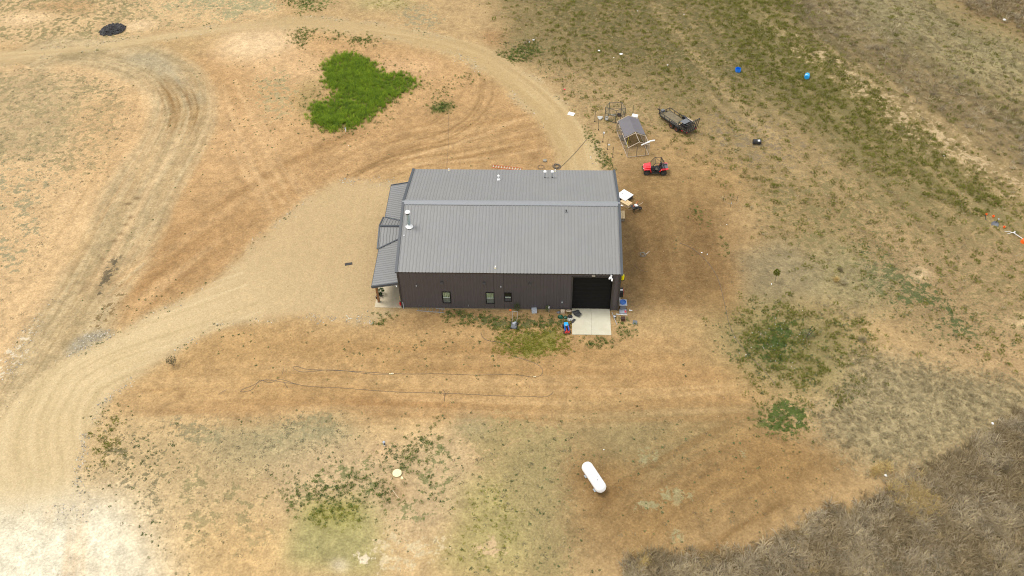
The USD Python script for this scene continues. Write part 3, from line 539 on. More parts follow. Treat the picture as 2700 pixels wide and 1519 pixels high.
def ground_look(name, grain, grain_scale, bump_d, mott, spk, cellv):
    nodes = {'geo': ('geometry', {}), 'a': ('attribute', {'attribute': 'soil'}), 'c': ('attribute', {'attribute': 'cover'}), 'sep': ('separate_color', {}),
             'n1': ('noise_texture', {'scale': grain_scale, 'detail': 5.0, 'roughness': 0.65}), 'r1': ('rgb_ramp', {'ramp': [(0.25, (1-grain,)*3), (0.5, (1.0,)*3), (0.75, (1+grain,)*3)]}),
             'm1': ('mix', {'mix_type': 'multiply', 'fac': 1.0}),
             'a2': ('attribute', {'attribute': 'crust'}), 'n6': ('noise_texture', {'scale': 1.7, 'detail': 9.0, 'roughness': 0.74}), 'n6s': ('map_range', {'from_min': 0.34, 'from_max': 0.66, 'clamp': True}), 'k6': ('math', {'math_type': 'subtract'}), 'kr6': ('map_range', {'from_min': -0.07, 'from_max': 0.07, 'clamp': True}), 'm6': ('mix', {}),
             'v1': ('voronoi_texture', {'scale': 8.0, 'randomness': 1.0}), 'v1s': ('separate_color', {}), 'v1r': ('map_range', {'from_min': 0.0, 'from_max': 1.0, 'to_min': 1-cellv, 'to_max': 1+cellv}), 'm7': ('vector_math', {'math_type': 'scale'}),
             'n2': ('noise_texture', {'scale': 2.1, 'detail': 5.0, 'roughness': 0.68}), 'n2s': ('map_range', {'from_min': 0.30, 'from_max': 0.70, 'to_min': 0.0, 'to_max': 1.0, 'clamp': True}),
             'k': ('math', {'math_type': 'subtract'}), 'kr': ('map_range', {'from_min': -0.10, 'from_max': 0.10, 'clamp': True}), 'm2': ('mix', {'color2': tuple(alb(128, 116, 76))}),
             'n3': ('noise_texture', {'scale': 4.3, 'detail': 4.0, 'roughness': 0.7, 'distortion': 1.2}), 'n3s': ('map_range', {'from_min': 0.32, 'from_max': 0.68, 'clamp': True}),
             'k3': ('math', {'math_type': 'subtract'}), 'kr3': ('map_range', {'from_min': -0.15, 'from_max': 0.2, 'clamp': True}), 'm3': ('mix', {'color2': tuple(alb(206, 184, 134))}),
             'n4': ('noise_texture', {'scale': 1.3, 'detail': 7.0, 'roughness': 0.72}), 'r4': ('rgb_ramp', {'ramp': [(0.30, (1-mott,)*3), (0.5, (1.0,)*3), (0.70, (1+mott,)*3)]}), 'm4': ('mix', {'mix_type': 'multiply', 'fac': 1.0}),
             'n5': ('noise_texture', {'scale': 7.0, 'detail': 3.0, 'roughness': 0.6, 'distortion': 0.8}), 'r5': ('rgb_ramp', {'ramp': [(0.60, (1.0, 1.0, 1.0)), (0.70, (spk, spk, spk*0.95))]}), 'm5': ('mix', {'mix_type': 'multiply', 'fac': 1.0}), 'n8': ('noise_texture', {'scale': 0.11, 'detail': 4.0}), 'n8r': ('map_range', {'from_min': 0.42, 'from_max': 0.62, 'clamp': True}),
             'h': ('math', {'math_type': 'multiply_add', 'value2': 0.8}), 'b': ('bump', {'distance': bump_d, 'strength': 0.9}),
             'p': ('principled_bsdf', {'roughness': 0.95, 'specular_ior_level': 0.1})}
    links = [('geo.position', 'n1.vector'), ('geo.position', 'n2.vector'), ('geo.position', 'n3.vector'), ('n1.fac', 'r1.fac'), ('a.color', 'm6.color1'), ('a2.color', 'm6.color2'), ('geo.position', 'n6.vector'), ('n6.fac', 'n6s.value'), ('sep.b', 'k6.value1'), ('n6s.result', 'k6.value2'), ('k6.value', 'kr6.value'), ('kr6.result', 'm6.fac'), ('m6.color', 'm1.color1'), ('geo.position', 'v1.vector'), ('v1.color', 'v1s.color'), ('v1s.r', 'v1r.value'), ('r1.color', 'm1.color2'),
             ('c.color', 'sep.color'), ('n2.fac', 'n2s.value'), ('sep.r', 'k.value1'), ('n2s.result', 'k.value2'), ('k.value', 'kr.value'), ('kr.result', 'm2.fac'), ('m1.color', 'm2.color1'),
             ('n3.fac', 'n3s.value'), ('sep.g', 'k3.value1'), ('n3s.result', 'k3.value2'), ('k3.value', 'kr3.value'), ('kr3.result', 'm3.fac'), ('m2.color', 'm3.color1'),
             ('geo.position', 'n4.vector'), ('geo.position', 'n5.vector'), ('n4.fac', 'r4.fac'), ('n5.fac', 'r5.fac'), ('geo.position', 'n8.vector'), ('n8.fac', 'n8r.value'), ('n8r.result', 'm5.fac'), ('m3.color', 'm4.color1'), ('r4.color', 'm4.color2'), ('m4.color', 'm5.color1'), ('r5.color', 'm5.color2'), ('n1.fac', 'h.value1'), ('n2.fac', 'h.value3'), ('h.value', 'b.height'), ('b.normal', 'p.normal'), ('m5.color', 'm7.vector1'), ('v1r.result', 'm7.scale'), ('m7.vector', 'p.base_color')]
    LOOK[name] = usdkit.material(stage, f'/World/Looks/{name}', nodes, links, surface='p.BSDF')
ground_look('earth', 0.24, 4.5, 0.06, 0.16, 0.68, 0.11); ground_look('gravel', 0.17, 8.0, 0.04, 0.05, 0.86, 0.08)
grid_mesh('/World/ground', XX, YY, HE, None, CE, CE2, S1, S2, S3, 'earth', 'structure')
cell = (drive[:-1, :-1]+drive[1:, 1:]+drive[1:, :-1]+drive[:-1, 1:])/4 > 0.22
grid_mesh('/World/driveway', X, Y, HGT - 0.03 + 0.075*sstep(drive, 0.15, 0.85), cell, COL, CRUST, SPECK, STRAW, SHARE, 'gravel', 'structure')
# ------------------------------------------------------------------ the metal building
BL, BW, HE_, HR = 20.6, 14.963, 5.015, 7.017
SL = (HR-HE_)/(BW/2)
def ribs(x0, x1, h, centres):
    """Cross-section (x, height) of ribbed sheet between x0 and x1."""
    pts = [(x0, 0.0)]
    for c in centres:
        for dx, z in ((-0.048, 0), (-0.02, h), (0.02, h), (0.048, 0)):
            if x0 < c+dx < x1: pts.append((c+dx, z))
    pts.append((x1, 0.0)); return np.array(pts)
def strip(prof, lo, hi, frame):
    """Ribbed sheet: for each profile point a line from lo(x) to hi(x); frame(x, t, h) -> world."""
    a = np.array([frame(x, lo(x), h) for x, h in prof]); b = np.array([frame(x, hi(x), h) for x, h in prof])
    n = len(prof); V = np.vstack([a, b]); f = []
    for i in range(n-1): f += [(i, i+1, n+i+1), (i, n+i+1, n+i)]
    return trimesh.Trimesh(V, f, process=False)
PW = BL/22
bld = thing('metal_building', 'grey ribbed roof metal building with dark walls and a lean-to porch', 'building')
# roof sheets
part(bld, 'roof_deck', cat_([sheet(lambda u, v: (u*BL, v*BW/2*0+v*BW/2, HE_-0.06+SL*v*BW/2), 2, 2), sheet(lambda u, v: (BL-u*BL, BW-v*BW/2, HE_-0.06+SL*v*BW/2), 2, 2)]), 'dark_steel')  # hidden sheets added below the roof panels to block light
for k in range(22):
    x0, x1 = k*PW, (k+1)*PW; cs = [x0+PW*(i+0.5)/3 for i in range(3)]
    pr = ribs(x0+0.002, x1-0.002, 0.034, cs)
    part(bld, 'roof_panel', strip(pr, lambda x: -0.10, lambda x: BW/2, lambda x, t, h: (x, t, HE_+SL*t+h)), 'roof_steel')
    part(bld, 'roof_panel', strip(pr[::-1]*[1, 1], lambda x: -0.10, lambda x: BW/2, lambda x, t, h: (x, BW-t, HE_+SL*t+h)), 'roof_steel')
def ridge_cap():
    pts = []
    for y, z in ((-0.36, -0.36*SL+0.052), (-0.30, -0.30*SL+0.075), (0, 0.10), (0.30, -0.30*SL+0.075), (0.36, -0.36*SL+0.052)): pts.append((y, z))
    V = np.array([(x, BW/2+y, HR+z) for x in (-0.16, BL+0.16) for y, z in pts]); f = []
    for i in range(4): f += [(i, i+5, i+6), (i, i+6, i+1)]
    return trimesh.Trimesh(V, f, process=False)
part(bld, 'ridge_cap', ridge_cap(), 'ridge_steel')
for s, xx in ((0, -0.075), (1, BL+0.075)):
    for a, b in (((xx, -0.14, HE_-0.14*SL-0.03), (xx, BW/2-0.03, HR-0.03)), ((xx, BW+0.14, HE_-0.14*SL-0.03), (xx, BW/2+0.03, HR-0.03))):
        part(bld, 'rake_trim', sqbar(a, b, 0.24, 0.22), 'trim_steel')
part(bld, 'eave_trim', box2((0.05, -0.06, HE_-0.20), (BL-0.05, -0.045, HE_-0.02)), 'dark_steel'); part(bld, 'eave_trim', box2((0.05, BW+0.045, HE_-0.20), (BL-0.05, BW+0.06, HE_-0.02)), 'dark_steel')
# walls
WIN = [(3.96, 4.76, 0.82, 2.36), (8.10, 8.90, 0.80, 2.35), (9.85, 10.54, 1.12, 2.33)]
DOOR = (16.25, 19.88, 0.06, 4.50)
holes = [sg.box(a, c, b, d) for a, b, c, d in WIN+[DOOR]]
front = sg.box(0.1, 0.10, BL-0.1, HE_-0.05)
for h in holes: front = front.difference(h)
fc = trimesh.creation.extrude_polygon(front, 0.12, engine='earcut'); fc.apply_transform(np.array([[1, 0, 0, 0], [0, 0, -1, 0.17], [0, 1, 0, 0], [0, 0, 0, 1.0]])); fc.fix_normals()
part(bld, 'wall_core', fc, 'interior')
gab = sg.Polygon([(0.06, 0.1), (BW-0.06, 0.1), (BW-0.06, HE_-0.08), (BW/2, HR-0.1), (0.06, HE_-0.08)])
for xx in (0.05, BL-0.17):
    gm = trimesh.creation.extrude_polygon(gab, 0.12, engine='earcut'); gm.apply_transform(np.array([[0, 0, 1, xx], [1, 0, 0, 0], [0, 1, 0, 0], [0, 0, 0, 1.0]])); part(bld, 'wall_core', gm, 'interior')
part(bld, 'wall_core', box2((0.18, BW-0.17, 0.1), (BL-0.18, BW-0.05, HE_-0.05)), 'interior'); part(bld, 'floor_slab', box2((0.18, 0.18, -0.2), (BL-0.18, BW-0.18, 0.1)), 'footing')
breaks = sorted({v for a, b, _, _ in WIN+[DOOR] for v in (a, b)})
for k in range(22):
    x0, x1 = k*PW, (k+1)*PW; cs = [x0+PW*(i+0.5)/3 for i in range(3)]; ms = []
    cuts = [x0+0.002] + [b for b in breaks if x0+0.004 < b < x1-0.004] + [x1-0.002]
    for a, b in zip(cuts[:-1], cuts[1:]):
        zs = [(0.12, HE_)]
        for wa, wb, wc, wd in WIN+[DOOR]:
            if wa <= (a+b)/2 <= wb: zs = [(lo, hi) for lo, hi in ((0.12, wc), (wd, HE_)) if hi-lo > 0.02 and not (wc < 0.2 and lo == 0.12)]
        for lo, hi in zs:
            ms.append(strip(ribs(a, b, 0.034, cs), lambda x: lo, lambda x: hi, lambda x, t, h: (x, -h, t)))
    if ms: part(bld, 'wall_panel', cat_(ms), 'wall_steel')
    part(bld, 'wall_panel', strip(ribs(x0+0.002, x1-0.002, 0.034, cs), lambda x: 0.12, lambda x: HE_, lambda x, t, h: (x, BW+h, t)), 'wall_steel')
NP = 16; PH = BW/NP
for k in range(NP):
    y0, y1 = k*PH, (k+1)*PH; cs = [y0+PH*(i+0.5)/3 for i in range(3)]; pr = ribs(y0+0.002, y1-0.002, 0.034, cs)
    if y0 < BW/2 < y1: pr = np.vstack([pr, [[BW/2, 0]]]); pr = pr[np.argsort(pr[:, 0], kind='stable')]
    for xx, s in ((0, -1), (BL, 1)):
        part(bld, 'wall_panel', strip(pr, lambda x: 0.12, lambda x: HE_-0.06+SL*min(x, BW-x), lambda x, t, h: (xx+s*h, x, t)), 'wall_steel')
for xx in (0, BL):
    for yy in (0, BW): part(bld, 'corner_trim', box(0.13, 0.13, HE_-0.28, at=(xx, yy, 0.12), base=True), 'dark_steel')
part(bld, 'footing', cat_([box2((-0.02, -0.06, -0.3), (16.2, 0.12, 0.115)), box2((19.93, -0.06, -0.3), (BL+0.02, 0.12, 0.115)), box2((-0.02, BW-0.12, -0.3), (BL+0.02, BW+0.06, 0.115)), box2((BL-0.1, 0.13, -0.3), (BL+0.06, BW-0.13, 0.115))]), 'footing')
# windows: dark frame, two sashes, pale meeting rail, curtains behind
for n, (a, b, c, d) in enumerate(WIN):
    f = 0.065
    fr = part(bld, 'window', cat_([box2((a, -0.06, c), (a+f, 0.05, d)), box2((b-f, -0.06, c), (b, 0.05, d)), box2((a+f, -0.06, c), (b-f, 0.05, c+f)), box2((a+f, -0.06, d-f), (b-f, 0.05, d))]), 'door_steel')
    mid = (c+d)/2
    part(fr, 'meeting_rail', box2((a+f, -0.045, mid-0.03), (b-f, -0.002, mid+0.035)), 'sash_rail')
    part(fr, 'upper_pane', sheet(lambda u, v: (a+f+u*(b-a-2*f), 0*u-0.008, mid+0.035+v*(d-f-mid-0.035)), 2, 2), 'glass'); part(fr, 'lower_pane', sheet(lambda u, v: (a+f+u*(b-a-2*f), 0*u-0.024, c+f+v*(mid-0.03-c-f)), 2, 2), 'glass')
    part(fr, 'insect_screen', sheet(lambda u, v: (a+f+u*(b-a-2*f), 0*u-0.042, c+f+v*(mid-0.03-c-f)), 2, 2), 'mesh_screen')
    if n < 2:
        part(fr, 'curtain', sheet(lambda u, v: (a+0.07+u*(b-a-0.14), 0.022+0.012*np.sin(u*26), c+0.08+v*(d-c-0.15)), 40, 2), 'curtain')
        part(fr, 'muntin', cat_([box2((a+f+(b-a-2*f)*q-0.008, -0.018, mid+0.034), (a+f+(b-a-2*f)*q+0.008, -0.011, d-f-0.002)) for q in (0.25, 0.5, 0.75)]), 'dark_steel')
    else: part(fr, 'dark_blind', box2((a+0.07, 0.10, c+0.08), (b-0.07, 0.11, d-0.07)), 'interior')  # dark panel added as the unlit room behind the pane
# garage door: jambs, header, ten horizontal sections
a, b, c, d = DOOR
gd = part(bld, 'garage_door', cat_([box2((a-0.10, -0.05, 0.0), (a, 0.22, d+0.10)), box2((b, -0.05, 0.0), (b+0.10, 0.22, d+0.10)), box2((a, -0.05, d), (b, 0.22, d+0.10))]), 'dark_steel')
NS = 8; hs = (d-c)/NS
for k in range(NS):
    z = c+k*hs
    part(gd, 'door_section', cat_([box2((a+0.01, 0.17, z+0.006), (b-0.01, 0.21, z+hs-0.006)), box2((a+0.01, 0.155, z+hs*0.30), (b-0.01, 0.169, z+hs*0.42)), box2((a+0.01, 0.155, z+hs*0.62), (b-0.01, 0.169, z+hs*0.74))]), 'door_steel')
# lamps and small fittings of the front wall
for x, z in ((4.06, 3.62), (8.02, 3.62), (12.28, 3.61)):
    l = part(bld, 'wall_light', hull([(x-0.11, -0.03, z+0.12), (x+0.11, -0.03, z+0.12), (x-0.11, -0.22, z+0.05), (x+0.11, -0.22, z+0.05), (x-0.11, -0.03, z-0.07), (x+0.11, -0.03, z-0.07), (x-0.11, -0.22, z-0.03), (x+0.11, -0.22, z-0.03)]), 'dark_steel')
    part(l, 'lens', hull([(x-0.09, -0.21, z-0.035), (x+0.09, -0.21, z-0.035), (x-0.09, -0.05, z-0.11), (x+0.09, -0.05, z-0.11), (x-0.09, -0.23, z-0.01), (x+0.09, -0.23, z-0.01), (x, -0.04, z-0.05)]), 'light_grey')
for x, z in ((1.64, 3.17), (9.55, 3.17), (15.3, 1.15)): part(bld, 'outlet_box', box(0.10, 0.07, 0.15, at=(x, -0.065, z)), 'light_grey')
part(bld, 'faucet', cat_([bar((6.40, 0.0, 0.62), (6.40, -0.16, 0.62), 0.016), cyl(0.04, 0.02, (6.40, -0.12, 0.64), 10), bar((6.40, -0.15, 0.62), (6.40, -0.17, 0.52), 0.014)]), 'galvanised')
l = part(bld, 'door_lamp', hull([(17.94, -0.03, 4.88), (18.25, -0.03, 4.88), (17.94, -0.20, 4.80), (18.25, -0.20, 4.80), (17.94, -0.03, 4.68), (18.25, -0.03, 4.68), (17.96, -0.2, 4.72), (18.23, -0.2, 4.72)]), 'grey_wood')
fl = part(bld, 'floodlight', cat_([box(0.16, 0.08, 0.20, at=(19.72, -0.075, 4.80)), bar((19.72, -0.1, 4.74), (19.60, -0.30, 4.78), 0.03), bar((19.72, -0.1, 4.74), (19.80, -0.32, 4.62), 0.03)]), 'white_paint')
for c0, c1 in (((19.60, -0.28, 4.78), (19.54, -0.46, 4.72)), ((19.80, -0.30, 4.62), (19.77, -0.48, 4.48)), ((19.70, -0.2, 4.74), (19.69, -0.34, 4.64))):
    m = trimesh.creation.cylinder(radius=0.085, segment=[np.array(c0), np.array(c1)], sections=12); part(fl, 'lamp_head', m, 'white_paint')
# roof fittings
def zr(y): return HE_+SL*min(y, BW-y)
x, y = 0.76, 4.74; z = zr(y)
fb = part(bld, 'flue', cyl(0.135, 1.62, (x, y, z), 20), 'flue_steel', smooth=40)
part(fb, 'storm_collar', moved(lathe([(0.14, 0.24), (0.26, 0.10), (0.30, 0.04), (0.36, 0.035), (0.36, 0.0), (0.14, 0.0)], 24), (x, y, z)), 'white_paint', smooth=40)
part(fb, 'joint_band', cyl(0.15, 0.05, (x, y, z+1.12), 20), 'galvanised', smooth=40); part(fb, 'joint_band', cyl(0.15, 0.05, (x, y, z+0.6), 20), 'flue_steel', smooth=40)
part(fb, 'cap_band', cyl(0.20, 0.16, (x, y, z+1.62), 20, r2=0.20), 'dark_steel', smooth=40); part(fb, 'cap', moved(lathe([(0, 0.17), (0.20, 0.12), (0.255, 0.05), (0.255, 0), (0, 0)], 24), (x, y, z+1.78)), 'white_paint', smooth=40)
x, y = 8.89, 12.61; z = zr(y)
v = part(bld, 'vent_pipe', cat_([cyl(0.055, 0.62, (x, y, z), 12)]), 'white_paint'); part(v, 'pipe_boot', moved(lathe([(0, .06), (0.10, 0.06), (0.17, 0.03), (0.17, 0), (0, 0)], 16), (x, y, z+0.02)), 'white_paint'); part(v, 'cap', moved(lathe([(0, 0.20), (0.13, 0.03), (0.13, 0), (0, 0)], 16), (x, y, z+0.50)), 'white_paint')
for x, y, h, capped in ((13.56, 13.22, 0.78, 1), (14.30, 13.23, 0.78, 1), (3.65, 14.72, 0.28, 0), (14.62, 14.77, 0.22, 0), (9.08, 0.41, 0.26, 0)):
    z = zr(y); v = part(bld, 'vent_pipe', cyl(0.05, h, (x, y, z), 10), 'galvanised' if capped else 'white_paint')
    if capped: part(v, 'cap', moved(lathe([(0, .16), (0.14, 0.11), (0.16, 0.04), (0.16, 0), (0, 0)], 16), (x, y, z+h-0.06)), 'white_paint')
    part(v, 'pipe_boot', cyl(0.10, 0.05, (x, y, z+0.01), 12, r2=0.07), 'black_plastic' if capped else 'cream_plastic')
x, y = 15.61, 6.5; v = part(bld, 'square_vent', box(0.22, 0.24, 0.12, at=(x, y, zr(y)+0.05)), 'galvanised'); part(v, 'hood', box(0.15, 0.16, 0.10, at=(x, y, zr(y)+0.15)), 'black_plastic')
part(bld, 'roof_screw_cap', cyl(0.05, 0.06, (0.34, 3.73, zr(3.73)+0.02), 8), 'white_paint')
# porch: lean-to roof with a small gable, posts and beam
PX, PZ0, PZ1 = -2.62, 2.90, 3.45; PS = (PZ1-PZ0)/(-PX)
def pz(x): return PZ1+PS*x
NPP = 16; wy = 14.90/NPP
for k in range(NPP):
    y0, y1 = 0.03+k*wy, 0.03+(k+1)*wy; cs = [y0+wy*(i+0.5)/3 for i in range(3)]
    part(bld, 'porch_roof_panel', strip(ribs(y0+0.002, y1-0.002, 0.04, cs)[::-1], lambda q: PX, lambda q: -0.04, lambda q, t, h: (t, q, pz(t)+h)), 'roof_steel')
part(bld, 'porch_soffit', hull([(PX+0.04, 0.06, PZ0-0.02), (PX+0.04, 14.88, PZ0-0.02), (PX+0.04, 0.06, PZ0-0.16), (PX+0.04, 14.88, PZ0-0.16), (-0.08, 0.06, PZ1-0.03), (-0.08, 14.88, PZ1-0.03), (-0.08, 0.06, PZ1-0.17), (-0.08, 14.88, PZ1-0.17)]), 'dark_steel')
for yy in (0.0, 14.95): part(bld, 'porch_rake_trim', sqbar((PX-0.03, yy, PZ0-0.06), (-0.06, yy, PZ1-0.06), 0.10, 0.26), 'trim_steel')
part(bld, 'porch_eave_trim', box2((PX-0.05, 0.06, PZ0-0.15), (PX-0.012, 14.9, PZ0-0.005)), 'trim_steel')
GC, GHW, GR, GE = 7.5, 2.32, 3.82, 2.92; GS = (GR-GE)/GHW; GX0 = PX-0.12
for s in (-1, 1):
    for k in range(3):
        w3 = -GX0/3; x0, x1 = GX0+k*w3, GX0+(k+1)*w3; cs = [x0+w3*(i+0.5)/3 for i in range(3)]
        pr = ribs(x0+0.002, x1-0.002, 0.045, cs)
        part(bld, 'gable_roof_panel', strip(pr if s < 0 else pr[::-1], lambda q: GHW, lambda q: 0.0, lambda q, t, h: (q, GC+s*t, GR-GS*t+h+0.01)), 'roof_steel')
    yv = GC+s*(GHW-(PZ1-GE)/GS)
    part(bld, 'valley_flashing', sqbar((GX0+0.1, GC+s*GHW, GE+0.05), (-0.02, yv, PZ1+0.055), 0.14, 0.05), 'trim_steel')
    part(bld, 'gable_trim', sqbar((GX0-0.03, GC+s*GHW, GE-0.03), (GX0-0.03, GC+s*0.02, GR-0.03), 0.12, 0.22), 'trim_steel')
part(bld, 'gable_ridge_cap', sqbar((GX0-0.05, GC, GR+0.055), (-0.05, GC, GR+0.055), 0.22, 0.05), 'trim_steel')
part(bld, 'gable_face', moved(trimesh.creation.extrude_polygon(sg.Polygon([(-GHW+0.15, 0), (GHW-0.15, 0), (0, GR-GE-0.1)]), 0.06, engine='earcut'), (0, 0, 0)).apply_transform(np.array([[0, 0, 1, PX+0.06], [1, 0, 0, GC], [0, 1, 0, GE-0.02], [0, 0, 0, 1.0]])), 'post_wood')
part(bld, 'porch_beam', box2((-2.46, 0.35, 2.52), (-2.26, 14.55, 2.76)), 'post_wood')
for yy in (0.72, 5.2, 9.8, 14.3):
    p_ = part(bld, 'porch_post', box(0.20, 0.20, 2.40, at=(-2.36, yy, 0.112), base=True), 'post_wood'); part(p_, 'post_base', box(0.24, 0.24, 0.03, at=(-2.36, yy, 0.1), base=True), 'dark_steel')
part(bld, 'porch_light', cat_([cyl(0.06, 0.10, (-0.30, 0.06, 3.12), 10), bar((-0.30, 0.02, 3.16), (-0.22, -0.10, 3.02), 0.05)]), 'white_paint')
part(bld, 'downspout', sqbar((0.13, -0.10, 0.02), (0.13, -0.055, 0.95), 0.06, 0.05), 'light_grey')
# concrete slabs
def slab(name, x0, y0, x1, y1, z, mat):
    m = box2((x0, y0, -0.25), (x1, y1, z)); p = part('/World', name, m, mat); custom(stage.GetPrimAtPath(p), kind='structure'); return p
slab('porch_slab', -2.68, 0.0, -0.03, 14.96, 0.10, 'porch_concrete')
slab('garage_apron', 16.25, -3.13, 18.075, 0.16, 0.062, 'concrete'); slab('garage_apron', 18.09, -3.13, 19.88, 0.16, 0.060, 'concrete')
# ------------------------------------------------------------------ vehicles and large objects
def wheel(parent, x, y, r, w, tyre_mat='rubber', rim_mat='wheel_grey', knobs=True, out=1, z=None):
    z = r if z is None else z
    T = np.array([[1, 0, 0, x], [0, 0, 1, y], [0, 1, 0, z], [0, 0, 0, 1.0]])
    ty = lathe([(r*0.58, -w*0.45), (r*0.80, -w*0.5), (r*0.95, -w*0.44), (r, -w*0.25), (r, w*0.25), (r*0.95, w*0.44), (r*0.80, w*0.5), (r*0.58, w*0.45), (r*0.58, -w*0.45)], 24)
    ms = [ty]
    if knobs:
        for k in range(18):
            a = k*2*math.pi/18
            for s in (-1, 1): ms.append(moved(box(0.035, 0.055, w*0.40, at=(r*1.0, 0, s*w*0.24)), rz=a+(0.17 if s > 0 else 0)))
    ty = cat_(ms); ty.apply_transform(T); ty.fix_normals()
    wl = part(parent, 'wheel', ty, tyre_mat)
    rm = lathe([(0, w*0.16*out), (r*0.2, w*0.20*out), (r*0.22, w*0.10*out), (r*0.50, w*0.12*out), (r*0.58, w*0.42*out), (r*0.60, w*0.42*out), (r*0.59, -w*0.4*out), (0, -w*0.3*out)], 20)
    rm.apply_transform(T); rm.fix_normals(); part(wl, 'rim', rm, rim_mat, smooth=30)
    return wl
p = (spot(1680+600/24.15, 410+1235/24.15) + spot(1680+1660/24.15, 410+1235/24.15))/2
utv = thing('off_road_buggy', 'red two-seat off-road buggy with black roll cage parked on the brown dirt', 'buggy', (p[0], p[1]+0.50, gz(p[0], p[1]+0.5)), math.pi)
for x, r, w in ((0.93, 0.32, 0.24), (-0.93, 0.32, 0.28)):
    for s in (-1, 1): wheel(utv, x, s*0.50, r, w, out=s)
part(utv, 'chassis', cat_([hull([(a, b*0.32, c) for a, c in ((1.15, .34), (1.22, .5), (-1.2, .40), (-1.2, .6)) for b in (-1, 1)]), *[bar((xx, -0.45, 0.34), (xx, 0.45, 0.34), 0.04) for xx in (0.93, -0.93)]]), 'black_plastic')
part(utv, 'cab_tub', cat_([box2((-0.72, -0.52, 0.34), (0.55, 0.52, 0.44)), box2((0.46, -0.50, 0.40), (0.56, 0.50, 0.92)), box2((-0.78, -0.52, 0.40), (-0.66, 0.52, 0.80)), box2((-0.6, -0.10, 0.42), (0.5, 0.10, 0.60))]), 'black_plastic')
part(utv, 'hood', hull([(1.30, -.30, .66), (1.30, .30, .66), (1.33, -.26, .76), (1.33, .26, .76), (0.98, -.40, .92), (0.98, .40, .92), (0.52, -.50, 1.02), (0.52, .50, 1.02), (0.50, -.50, .80), (0.50, .50, .80), (1.0, -.42, .7), (1.0, .42, .7)]), 'red_paint', smooth=35)
part(utv, 'hood_scoop', hull([(1.05, -.16, .91), (1.05, .16, .91), (0.62, -.22, 1.0), (0.62, .22, 1.0), (0.95, -.14, .96), (0.95, .14, .96), (0.64, -.20, 1.05), (0.64, .20, 1.05)]), 'red_paint', smooth=30)
for s in (-1, 1):
    part(utv, 'front_fender', cat_([hull([(1.30, s*.34, .72), (1.27, s*.60, .69), (0.62, s*.66, .80), (0.56, s*.44, .86), (1.28, s*.34, .78), (1.24, s*.58, .74), (0.64, s*.63, .86)]), hull([(0.66, s*.46, .84), (0.62, s*.66, .82), (0.48, s*.60, .40), (0.44, s*.46, .40), (0.56, s*.66, .78), (0.42, s*.58, .44), (0.52, s*.48, .84)])]), 'red_paint', smooth=35)
    part(utv, 'rear_fender', cat_([hull([(-0.55, s*.44, .84), (-0.62, s*.64, .80), (-1.38, s*.62, .88), (-1.40, s*.40, .92), (-0.58, s*.46, .76), (-0.66, s*.62, .72), (-1.36, s*.60, .80)]), hull([(-0.62, s*.50, .82), (-0.66, s*.64, .78), (-0.50, s*.60, .48), (-0.46, s*.50, .50), (-0.58, s*.63, .76), (-0.40, s*.56, .50)])]), 'red_paint', smooth=35)
    part(utv, 'headlight', hull([(1.325, s*.20, .70), (1.325, s*.32, .70), (1.27, s*.42, .72), (1.32, s*.22, .77), (1.24, s*.42, .79), (1.22, s*.30, .76)]), 'white_plastic')
    part(utv, 'side_step', cat_([pipe([(0.55, s*.50, .36), (0.48, s*.62, .34), (-0.5, s*.62, .34), (-0.58, s*.50, .38)], 0.03, 8), box2((-0.45, s*.5, .33), (0.45, s*.60, .355))]), 'black_plastic')
    part(utv, 'seat', cat_([hull([(a, s*.28+b, c) for a, c in ((-.10, .48), (-.10, .60), (-.50, .46), (-.50, .58)) for b in (-.19, .19)]), hull([(a, s*.28+b, c) for a, c, in ((-.44, .54), (-.56, .54), (-.62, 1.12), (-.70, 1.08)) for b in (-.18, .18)])]), 'seat_fabric')
    part(utv, 'roll_cage', pipe([(0.52, s*.56, .92), (0.42, s*.56, 1.12), (0.10, s*.53, 1.62), (0.02, s*.52, 1.67), (-0.55, s*.52, 1.69), (-0.66, s*.53, 1.65), (-0.95, s*.55, 1.15), (-1.05, s*.54, .90)], 0.030, 8), 'black_plastic')
    part(utv, 'roll_cage', pipe([(-0.58, s*.52, 1.68), (-0.62, s*.56, 1.2), (-0.66, s*.55, .78)], 0.028, 8), 'black_plastic')
    part(utv, 'shock_absorber', cat_([bar((-0.9, s*.36, .36), (-0.72, s*.30, .82), 0.04, 8), bar((0.9, s*.36, .36), (0.75, s*.30, .78), 0.04, 8)]), 'black_plastic')
part(utv, 'cage_crossbar', cat_([bar((0.06, -.52, 1.65), (0.06, .52, 1.65), 0.028, 8), bar((-0.60, -.52, 1.68), (-0.60, .52, 1.68), 0.028, 8), bar((-0.85, -.54, 1.30), (-0.85, .54, 1.30), 0.026, 8), bar((0.0, -.5, 1.66), (-0.6, .5, 1.68), 0.022, 8), bar((-.6, -.52, 1.68), (-1.02, .52, .95), .022, 8)]), 'black_plastic')
part(utv, 'rear_screen', (np.array([(-0.64, .50, 1.63), (-0.64, -.50, 1.63), (-0.93, -.52, 1.14), (-0.93, .52, 1.14)]), np.array([[0, 3, 2, 1]])), 'screen')
part(utv, 'windshield', (np.array([(0.46, -.53, 1.06), (0.46, .53, 1.06), (0.12, .50, 1.60), (0.12, -.50, 1.60)]), np.array([[0, 1, 2, 3]])), 'screen')
part(utv, 'cargo_bed', cat_([box2((-1.36, -.42, .70), (-0.78, .42, .76)), box2((-1.36, -.42, .76), (-1.30, .42, .92)), box2((-0.84, -.42, .76), (-0.78, .42, .95)), box2((-1.30, -.42, .76), (-0.84, -.38, .92)), box2((-1.30, .38, .76), (-0.84, .42, .92))]), 'grey_plastic')
